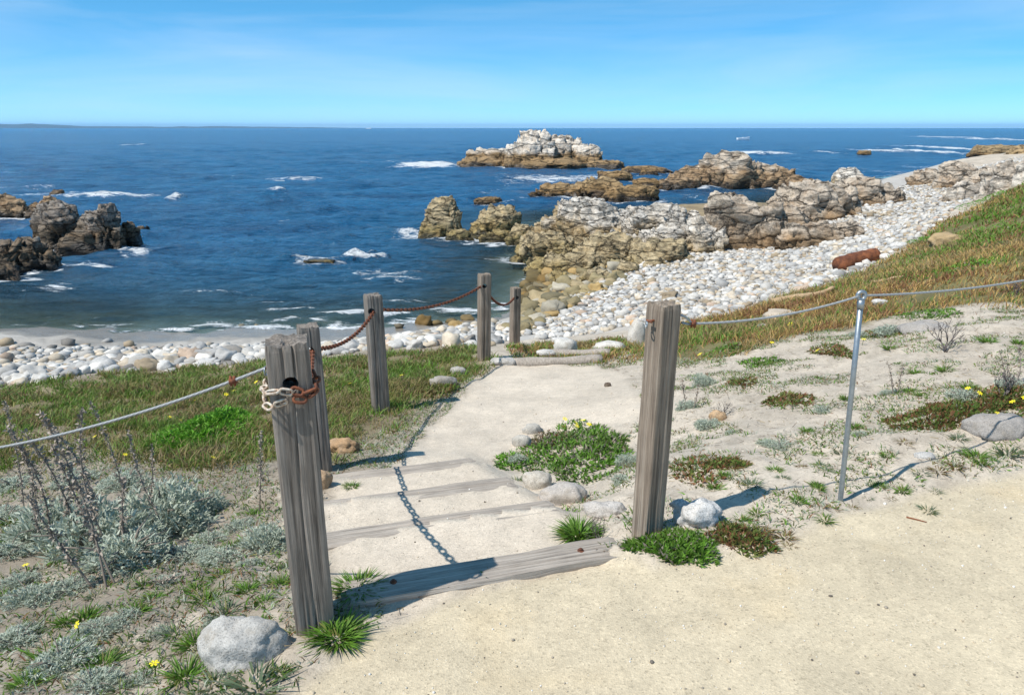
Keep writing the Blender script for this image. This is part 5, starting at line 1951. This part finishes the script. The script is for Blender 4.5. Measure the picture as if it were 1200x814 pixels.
post(tuple(P2), 0.125, T2 - P2[2], R(22), 902, 'grey timber post standing directly behind the chain wrapped post', M_WOOD, ((0.0, .003, .008, -.2, 1.2),), Z2 - P2[2], (0, R(-1)), 0.024, R(-4))
post(tuple(P3), 0.135, T3 - P3[2], R(-13 + 38), 903, 'grey timber chain post on the grass beside its dark tussock', M_WOOD, ((-.03, .004, .006, -.2, 1.2),), Z3 - P3[2], (0, R(-1)), 0.026, R(-30))
post(tuple(P4), 0.125, T4 - P4[2], R(24), 904, 'brownish timber chain post where the grass meets the path end', M_WOODB, ((-.02, .005, .010, -.2, 1.2),), Z4 - P4[2], (0, R(1)), 0.026, R(-20))
post(tuple(P5), 0.125, T5 - P5[2], R(28), 905, 'last chain post, half sunk beyond the path end by the beach', M_WOODB, ((0.0, .006, .010, -.2, 1.2),), Z5 - P5[2], (0, R(1)), 0.026)
BR = np.array([0.558, 2.76, 0.0])
BR[2] = Hs(BR[0], BR[1])
br_post = post(tuple(BR), 0.094, 0.965 - BR[2], R(30), 906, 'square brown grey post with rusty eye bolt, without chain', M_WOODB, ((-.012, .003, .004, -.2, 0.7),), None, (0, R(1.2)))

# timber risers: grain along local z, laid on their side
def board(s, u0, u1, ztop, seed, label, thick=0.16, wid=BW, bolts=(), mat=None):
    ln = u1 - u0
    c = B0 + BD * (u0 + u1) / 2 + BN * (s + wid / 2)
    rg = np.random.default_rng(seed)
    n, m = 40, 46
    a = (np.arange(n) / n) * 2 * math.pi
    ca, sa = np.cos(a), np.sin(a)
    rr = 1 / (np.abs(ca) ** 12 + np.abs(sa) ** 12) ** (1 / 12)
    cx, cy = ca * rr * wid / 2, sa * rr * thick / 2
    V, F = [], []
    for k, z in enumerate(np.linspace(-ln / 2, ln / 2, m)):
        d = 0.006 * fbm(np.stack([cx * 40, cy * 40, np.full(n, z * 2 + seed)], 1), 3, seed) + 0.003 * fbm(np.stack([cx * 120, cy * 120, np.full(n, z * 5)], 1), 2, seed)
        e = 0.010 * fbm(np.array([[z * 3, seed, 0.0]]), 2, seed)[0]
        sc = 1 + d / .07
        if k in (0, m - 1):
            sc = sc * .93
        V.append(np.stack([cx * sc + e, cy * sc, np.full(n, z) + 0.006 * np.sin(cx * 90)], 1))
    for k in range(m - 1):
        for j in range(n):
            F.append((k * n + j, k * n + (j + 1) % n, (k + 1) * n + (j + 1) % n, (k + 1) * n + j))
    F.append(tuple(reversed(range(n))))
    F.append(tuple((m - 1) * n + j for j in range(n)))
    me = bpy.data.meshes.new('plank')
    me.from_pydata([tuple(v) for v in np.concatenate(V)], [], F)
    root = empty('timber_step', (c[0], c[1], ztop - thick / 2), label, 'step')
    yaw = math.atan2(BD[1], BD[0])
    root.rotation_euler = (0, 0, yaw)
    link('plank', me, mat or M_BOARDS, root, rot=(0, math.pi / 2, 0)).rotation_euler = Matrix(((0, 0, 1), (1, 0, 0), (0, 1, 0))).to_euler()
    for ub in bolts:
        mb = MB()
        mb.tube(np.array([(0, 0, -.01), (0, 0, .004)]), .013, 12)
        mb.tube(np.array([(0, 0, .004), (0, 0, .011)]), .0075, 6)
        link('bolt', mb.mesh('bolt', False), M_RUST, root, loc=(ub - (u0 + u1) / 2, 0.0, thick / 2))
    return root


board(0.0, 0.015, 1.10, 0.016, 921, 'long weathered timber step with two bolts between the two near posts', bolts=(0.20, 0.93), wid=0.155, mat=M_BOARD)
board(0.63, -0.06, 1.05, -0.125, 922, 'second timber step, half buried in sand, just below the bolted one')
board(1.20, -0.10, 1.02, -0.262, 923, 'third timber step, sand covered, crossed by the chain shadow')
board(1.80, -0.12, 0.95, -0.402, 924, 'lowest timber step of the flight, beside the second chain post')
# timber edging at the far end of the path
for (pa, pb, lab, sd_) in (((600, 428), (705, 424), 'grey timber edging across the far end of the sandy path', 931), ((640, 418), (715, 417), 'second grey timber beyond the path end, among white stones', 932)):
    a, b = hit(*pa), hit(*pb)
    ln = np.linalg.norm(b - a)
    mb = MB()
    ts = np.linspace(0, 1, 16)
    pts = a[None] + (b - a)[None] * ts[:, None] + np.stack([np.zeros(16), np.zeros(16), 0.01 * fbm(np.stack([ts * 4, ts * 0 + sd_, ts * 0], 1), 2, sd_)], 1)
    pts = pts - a
    mb.tube(pts + np.array([0, 0, .02]), .065 + .008 * np.sin(ts * 9), 7)
    tag(link('timber_edging', mb.mesh('timber_edging', False), M_BOARD, loc=a), lab, 'timber')


# ---- chain
def link_mesh(ln=0.054, wd=0.036, wire=0.0056, seg=16, ring=6):
    a = np.linspace(0, 2 * math.pi, seg, endpoint=False)
    st = (ln - wd) / 2
    r = wd / 2 - wire
    x = np.cos(a) * r + np.sign(np.cos(a)) * st * (np.abs(np.cos(a)) > 1e-6)
    y = np.sin(a) * r
    mb = MB()
    mb.tube(np.stack([x, y, np.zeros(seg)], 1), wire, ring, closed=True)
    return mb.mesh('chain_link')


LINK = link_mesh()
LINK.materials.append(M_RUST)
LINKB = link_mesh()
LINKB.materials.append(M_RUSTB)
BIGW = link_mesh(0.046, 0.028, 0.0043)
BIGW.materials.append(M_WHITE)
BIGR = link_mesh(0.046, 0.030, 0.0048)
BIGR.materials.append(M_RUSTB)


def frame(tv, roll):
    tv = Vector(tv).normalized()
    up = Vector((0, 0, 1))
    if abs(tv.dot(up)) > .97:
        up = Vector((0, 1, 0))
    s = up.cross(tv).normalized()
    u = tv.cross(s)
    M = Matrix((tv, s, u)).transposed()
    return (M @ Matrix.Rotation(roll, 3, 'X')).to_euler()


def run_chain(pts, label, mesh_of, pitch=0.0385, roll0=0.4, group='rusty chains slung between the posts'):
    pts = np.asarray(pts)
    seg = np.linalg.norm(np.diff(pts, axis=0), axis=1)
    cum = np.concatenate([[0], np.cumsum(seg)])
    n = int(cum[-1] / pitch)
    root = empty('chain', tuple(pts[0]), label, 'chain', None)
    us = (np.arange(n) + .5) * cum[-1] / n
    P = np.stack([np.interp(us, cum, pts[:, k]) for k in range(3)], 1)
    P2_ = np.stack([np.interp(us + .006, cum, pts[:, k]) for k in range(3)], 1)
    P1_ = np.stack([np.interp(us - .006, cum, pts[:, k]) for k in range(3)], 1)
    for k in range(n):
        link('chain_link', mesh_of(k / max(n - 1, 1)), None, root, loc=P[k] - pts[0], rot=frame(P2_[k] - P1_[k], roll0 + (math.pi / 2 if k % 2 else 0)))
    return root


def sagging(a, b, sag, n=40):
    t = np.linspace(0, 1, n)
    p = a[None] + (b - a)[None] * t[:, None]
    p[:, 2] -= sag * 4 * t * (1 - t)
    return p


h1 = np.array([B1[0] - .012, B1[1], Z1 - .008])
h2 = np.array([P2[0], P2[1], Z2])
h3 = np.array([P3[0], P3[1], Z3])
h4 = np.array([P4[0], P4[1], Z4])
h5 = np.array([P5[0], P5[1], Z5])
run_chain(sagging(h1, h2, .16), 'rusty chain from the chain wrapped post back to the post behind it', lambda u: LINKB if u > .6 else LINK)
run_chain(sagging(h2, h3, .10), 'rusty chain rising from the second post to the one on the grass', lambda u: LINK)
run_chain(sagging(h3, h4, .10), 'rusty chain stretched over the grass to the brownish post by the path end', lambda u: LINK)
run_chain(sagging(h4, h5, .17), 'rusty chain drooping to the last post by the beach', lambda u: LINK)


def local_to_world(root, p):
    return np.array(root.matrix_world @ Vector(p))


bpy.context.view_layer.update()
P1root = POSTS[0]
zh = Z1 - B1[2]
hw = .063 + .010
wrap_r = [(0.0, -hw, zh - .012), (.03, -hw - .002, zh - .026), (.055, -hw, zh - .022), (hw + .002, -.055, zh - .018), (hw + .004, 0.0, zh - .012), (hw, .05, zh - .004)]
wrap_w = [(.004, -hw - .004, zh - .022), (-.03, -hw - .004, zh - .012), (-.062, -hw, zh - .014), (-hw - .006, -.05, zh - .018), (-hw - .006, .0, zh - .02), (-hw, .05, zh - .02)]
wrap_w2 = [(-.012, -hw - .002, zh - .045), (-.045, -hw - .004, zh - .052), (-.068, -hw + .004, zh - .062), (-hw - .006, -.05, zh - .058), (-hw - .006, .0, zh - .05)]
wrap_r2 = [(0.0, -hw - .006, zh - .040), (.03, -hw - .004, zh - .046), (.06, -hw, zh - .036), (hw + .004, -.05, zh - .03)]
run_chain([local_to_world(P1root, p) for p in wrap_w], 'white painted upper chain strand round the thick grey post', lambda u: BIGW, .036, 1.35)
run_chain([local_to_world(P1root, p) for p in wrap_w2], 'white painted lower chain strand round the thick grey post', lambda u: BIGW, .036, 1.2)
run_chain([local_to_world(P1root, p) for p in wrap_r], 'bright rusty upper chain strand round the thick grey post', lambda u: BIGR, .036, 1.25)
run_chain([local_to_world(P1root, p) for p in wrap_r2], 'bright rusty lower chain strand round the thick grey post', lambda u: BIGR, .036, 1.1)


# ---- metal pole, eye bolts, cable
def ring(mb, c, r, wire, axis='Y', seg=20, n=8):
    a = np.linspace(0, 2 * math.pi, seg, endpoint=False)
    z0 = np.zeros(seg)
    P = {'Y': np.stack([np.cos(a) * r, z0, np.sin(a) * r], 1), 'X': np.stack([z0, np.cos(a) * r, np.sin(a) * r], 1), 'Z': np.stack([np.cos(a) * r, np.sin(a) * r, z0], 1)}[axis]
    mb.tube(P + np.array(c), wire, n, closed=True)


def metal_pole(base, top, label):
    v = top - base
    root = empty('metal_pole', tuple(base), label, 'pole')
    mb = MB()
    mb.tube(np.array([v * -.12, v * .0, v * .3, v * .6, v * .965]), .0112, 12)
    link('shaft', mb.mesh('shaft'), M_STEEL, root)
    mb = MB()
    ring(mb, v + np.array([0, 0, -.012]), .0165, .0085, 'Y')
    link('eye', mb.mesh('eye'), M_STEEL, root)
    mb = MB()
    mb.tube(np.array([v * .93, v * .968]), .0145, 12)
    link('collar', mb.mesh('collar'), M_STEEL, root)
    return root


pb = on_z(985, 584, 0.0)
pb[2] = Hs(pb[0], pb[1])
pt = at_y(1010, 343, pb[1])
metal_pole(pb, pt, 'slim galvanised pole with eye head on the sand edge, cable threaded through')
pr = np.array([4.1, 4.35, 0.0])
pr[2] = Hs(pr[0], pr[1])
prt = pr + np.array([0, 0, 0.97])
metal_pole(pr, prt, 'slim galvanised pole farther along the gravel path, holding the cable end')
pl = np.array([-3.3, 3.06, 0.0])
pl[2] = Hs(pl[0], pl[1])
plt_ = np.array([pl[0], pl[1], max(pl[2] + .9, .14)])
metal_pole(pl, plt_, 'slim galvanised pole down the bank, holding the lower cable end')


def cable(pts, label, r=0.0050):
    pts = np.asarray(pts)
    seg = np.linalg.norm(np.diff(pts, axis=0), axis=1)
    cum = np.concatenate([[0], np.cumsum(seg)])
    n = max(int(cum[-1] / .012), 8)
    us = np.linspace(0, cum[-1], n)
    P = np.stack([np.interp(us, cum, pts[:, k]) for k in range(3)], 1)
    mb = MB()
    mb.tube(P - P[0], r, 8)
    me = mb.mesh('cable')
    tw = (np.repeat(us / .026, 8) * 2 * math.pi + np.tile(np.arange(8) / 8 * 2 * math.pi * 3, n))
    a = me.attributes.new('twist', 'FLOAT', 'POINT')
    a.data.foreach_set('value', tw.astype(np.float32))
    return tag(link('cable', me, M_ROPE, loc=P[0]), label, 'cable')


eye = pt + np.array([0, 0, -.012])
ca = at_y(812, 379, BR[1] + .06)
cable(sagging(ca, eye + np.array([-.004, 0, 0]), .028), 'grey cable from the brown post to the galvanised pole')
cable(sagging(eye + np.array([.004, 0, 0]), prt + np.array([0, 0, -.012]), .10), 'grey cable running on from the pole along the gravel path')
le = at_y(312, 431, B1[1] + .02)
mid = at_y(0, 524, 2.62)
cl = cable(np.vstack([sagging(le, mid, .025, 20), sagging(mid, plt_ + np.array([0, 0, -.012]), .02, 20)[1:]]), 'grey cable sloping down over the silver shrubs from the thick post')

# loop of cable at the brown post, its rusty clamp, and the eye bolts
mb = MB()
s0 = at_y(797, 369, BR[1] + .02)
s1 = at_y(799, 378, BR[1] + .03)
pts = np.array([s0, s0 * .6 + ca * .4 + (0, 0, .006), ca, s1 * .5 + ca * .5 - (0, 0, .004), s1])
mb.tube(pts - ca, .0045, 7)
tag(link('cable_loop', mb.mesh('cable_loop'), M_STEEL, loc=ca), 'wire loop tying the cable to the brown post', 'wire')


def clamp(c, label, sc=1.0, mat=M_RUSTB):
    root = empty('cable_clamp', tuple(c), label, 'clamp')
    mb = MB()
    mb.box((-.011 * sc, -.010 * sc, -.008 * sc), (.011 * sc, .010 * sc, .008 * sc))
    link('saddle', mb.mesh('saddle', False), mat, root)
    for sx in (-1, 1):
        mb = MB()
        mb.tube(np.array([(sx * .006 * sc, -.004 * sc, -.016 * sc), (sx * .006 * sc, -.004 * sc, .017 * sc)]), .0042 * sc, 6)
        link('nut', mb.mesh('nut', False), mat, root)


clamp(ca, 'rusty wire clamp on the cable beside the brown post')
_cs = sagging(le, mid, .025, 20)
cq = _cs[int(np.argmin(np.abs(600 + _cs[:, 0] / _cs[:, 1] * 838 - 264)))]
clamp(cq, 'rusty wire clamp on the sloping cable beside the thick post', 1.0)


def eye_bolt(p, label, drop=True, out_=(0, -1, 0), rr=.012):
    root = empty('eye_bolt', tuple(p), label, 'eye bolt')
    o_ = np.array(out_, float)
    mb = MB()
    mb.tube(np.array([-o_ * .03, o_ * .012]), .0045, 8)
    link('shank', mb.mesh('shank'), M_RUSTB, root)
    mb = MB()
    s = np.cross(o_, (0, 0, 1))
    mb.tube(np.array([o_ * .002 - s * .015, o_ * .002 + s * .015]), .005, 6)
    link('washer', mb.mesh('washer', False), M_RUSTB, root)
    if drop:
        mb = MB()
        ring(mb, o_ * .014 + np.array([0, 0, -.012]), rr, .0028, 'Y' if abs(o_[1]) > abs(o_[0]) else 'X')
        link('ring', mb.mesh('ring'), M_STEEL, root)
    return root


nl = np.array([-math.cos(R(30)), -math.sin(R(30)), 0])
pe = BR + nl * .048 + np.array([0.0, -0.004, .905 - BR[2]])
eye_bolt(pe, 'small rusty eye bolt in the side of the brown post', True, nl)
eye_bolt(le + np.array([.012, 0, .002]), 'dark wire eye joining the sloping cable to the thick post', True, (-1, 0, 0), .014)

# ---------------------------------------------------------------- driftwood, log, boats, distant coast
def drift(pxpts, r, label, mat, name='driftwood', lift=0.6, taper=.5, seed=1):
    pts = np.array([hit(*p) for p in pxpts])
    t = np.linspace(0, 1, 26)
    tt = np.linspace(0, 1, len(pts))
    P = np.stack([np.interp(t, tt, pts[:, k]) for k in range(3)], 1)
    P[:, 2] = np.maximum(P[:, 2], H(P[:, 0], P[:, 1])) + r * lift
    rad = r * (1 - (1 - taper) * t) * (1 + .07 * fbm(np.stack([t * 9, t * 0 + seed, t * 0], 1), 3, seed))
    mb = MB()
    mb.tube(P - P[0], rad, 12)
    V = mb.V[0]
    mb.V[0] = V + .10 * r * np.stack([fbm(V * 9 / max(r * 12, .2) + k * 7, 3, seed + k) for k in range(3)], 1)
    return tag(link(name, mb.mesh(name), mat, loc=P[0]), label, 'log')


M_LOG = mat_plain('red_brown_log', (0.10, 0.032, 0.014), .85, 0, .4, 7, (0.25, 0.085, 0.032))
M_DRIFT = mat_plain('buff_driftwood', (0.42, 0.29, 0.165), .85, 0, .25, 5)
drift(((982, 320), (1004, 313), (1026, 306)), .20, 'rotten red brown log lying on the white stones', M_LOG, 'rotten_log', .8, .75, 3)
drift(((905, 358), (930, 352), (955, 349), (976, 343)), .075, 'bent buff driftwood branch at the edge of the stones', M_DRIFT, seed=5)
drift(((1020, 334), (1040, 331), (1060, 327)), .03, 'thin pale stick lying on the slope grass', M_DRIFT, seed=6)
drift(((898, 378), (925, 374)), .05, 'short buff plank of driftwood under the cable', M_DRIFT, seed=8)
drift(((1062, 606), (1075, 609), (1086, 612)), .0035, 'small brown twig lying on the gravel edge', M_LOG, seed=9)
drift(((101, 470), (112, 466), (121, 463)), .012, 'grey stick in the bank grass behind the sloping cable', M_DRY if False else M_WOOD, seed=10)


def boat(px, py, lpx, label, yaw):
    q = on_z(px, py, SEA)
    ln = lpx * px_size(q)
    root = empty('motor_boat', (q[0], q[1], SEA - .1 * ln / 6), label, 'boat', None, (0, 0, yaw))
    s = ln / 6.5
    xs = np.array([-3.2, -2.6, -1, 1, 2.4, 3.3])
    bw = np.array([.95, 1.1, 1.2, 1.05, .6, .04])
    sh = np.array([.9, .9, .95, 1.05, 1.25, 1.45])
    V, F = [], []
    for x, b, h in zip(xs, bw, sh):
        V += [(x, 0, -.3), (x, -b * .75, .1), (x, -b, h), (x, b, h), (x, b * .75, .1)]
    for k in range(len(xs) - 1):
        for j in range(5):
            F.append((k * 5 + j, k * 5 + (j + 1) % 5, k * 5 + 5 + (j + 1) % 5, k * 5 + 5 + j))
    F.append((0, 1, 2, 3, 4))
    F.append(tuple(reversed([25, 26, 27, 28, 29])))
    me = bpy.data.meshes.new('hull')
    me.from_pydata([tuple(c * s for c in v) for v in V], [], F)
    link('hull', me, M_BOAT, root)
    mb = MB()
    mb.box((-.6 * s, -.4 * s, .9 * s), (.1 * s, .4 * s, 1.15 * s))
    link('seat', mb.mesh('seat', False), M_BOAT, root)


M_BOAT = mat_plain('white_gelcoat', (0.9, 0.9, 0.9), .4, 0, .05, 2)
boat(871, 163.5, 15, 'small white motor boat on open water beyond the headland', R(4))
boat(432, 151, 6, 'tiny white boat on the horizon line', R(-10))


# ---------------------------------------------------------------- far coast across the bay, and the air in between
def far_coast():
    n = 160
    a = np.linspace(R(-64), R(-9), n)
    d = 24000.0
    prof = 55 + 45 * fbm(np.stack([a * 9, a * 0, a * 0], 1), 4, 5) + 18 * fbm(np.stack([a * 60, a * 0, a * 0], 1), 3, 6)
    prof = np.clip(prof, 6, None) * sstep(R(-9), R(-18), a) * (0.7 + .9 * sstep(R(-15), R(-34), a))
    V, F = [], []
    rows = ((0, -.05), (500, .25), (1400, .7), (2600, 1.0), (4200, .6), (6000, -.05))
    for (dr, k) in rows:
        r_ = d + dr
        V.append(np.stack([np.sin(a) * r_, np.cos(a) * r_, SEA - 2 + prof * k], 1))
    for k in range(len(rows) - 1):
        for j in range(n - 1):
            F.append((k * n + j, k * n + j + 1, (k + 1) * n + j + 1, (k + 1) * n + j))
    me = mesh_np('distant_hills', np.concatenate(V), np.array(F), True, np.array((.09, .10, .05)))
    structure(link('distant_hills', me, M_LEAF))


far_coast()
mb = MB()
mb.box((-37500, -200, -14), (37500, 37000, 150))
hz = link('haze', mb.mesh('haze', False))
hz['kind'] = 'stuff'
tag(hz, 'thin pale sea haze over the far water and coast', 'haze')
mh = bpy.data.materials.new('sea_haze')
mh.use_nodes = True
t = mh.node_tree
t.nodes.clear()
o_ = t.nodes.new('ShaderNodeOutputMaterial')
pv = t.nodes.new('ShaderNodeVolumePrincipled')
pv.inputs['Color'].default_value = (0.36, 0.66, 1.0, 1)
pv.inputs['Density'].default_value = 3.5e-5
pv.inputs['Anisotropy'].default_value = 0.0
L(t, pv.outputs[0], o_.inputs['Volume'])
hz.data.materials.append(mh)
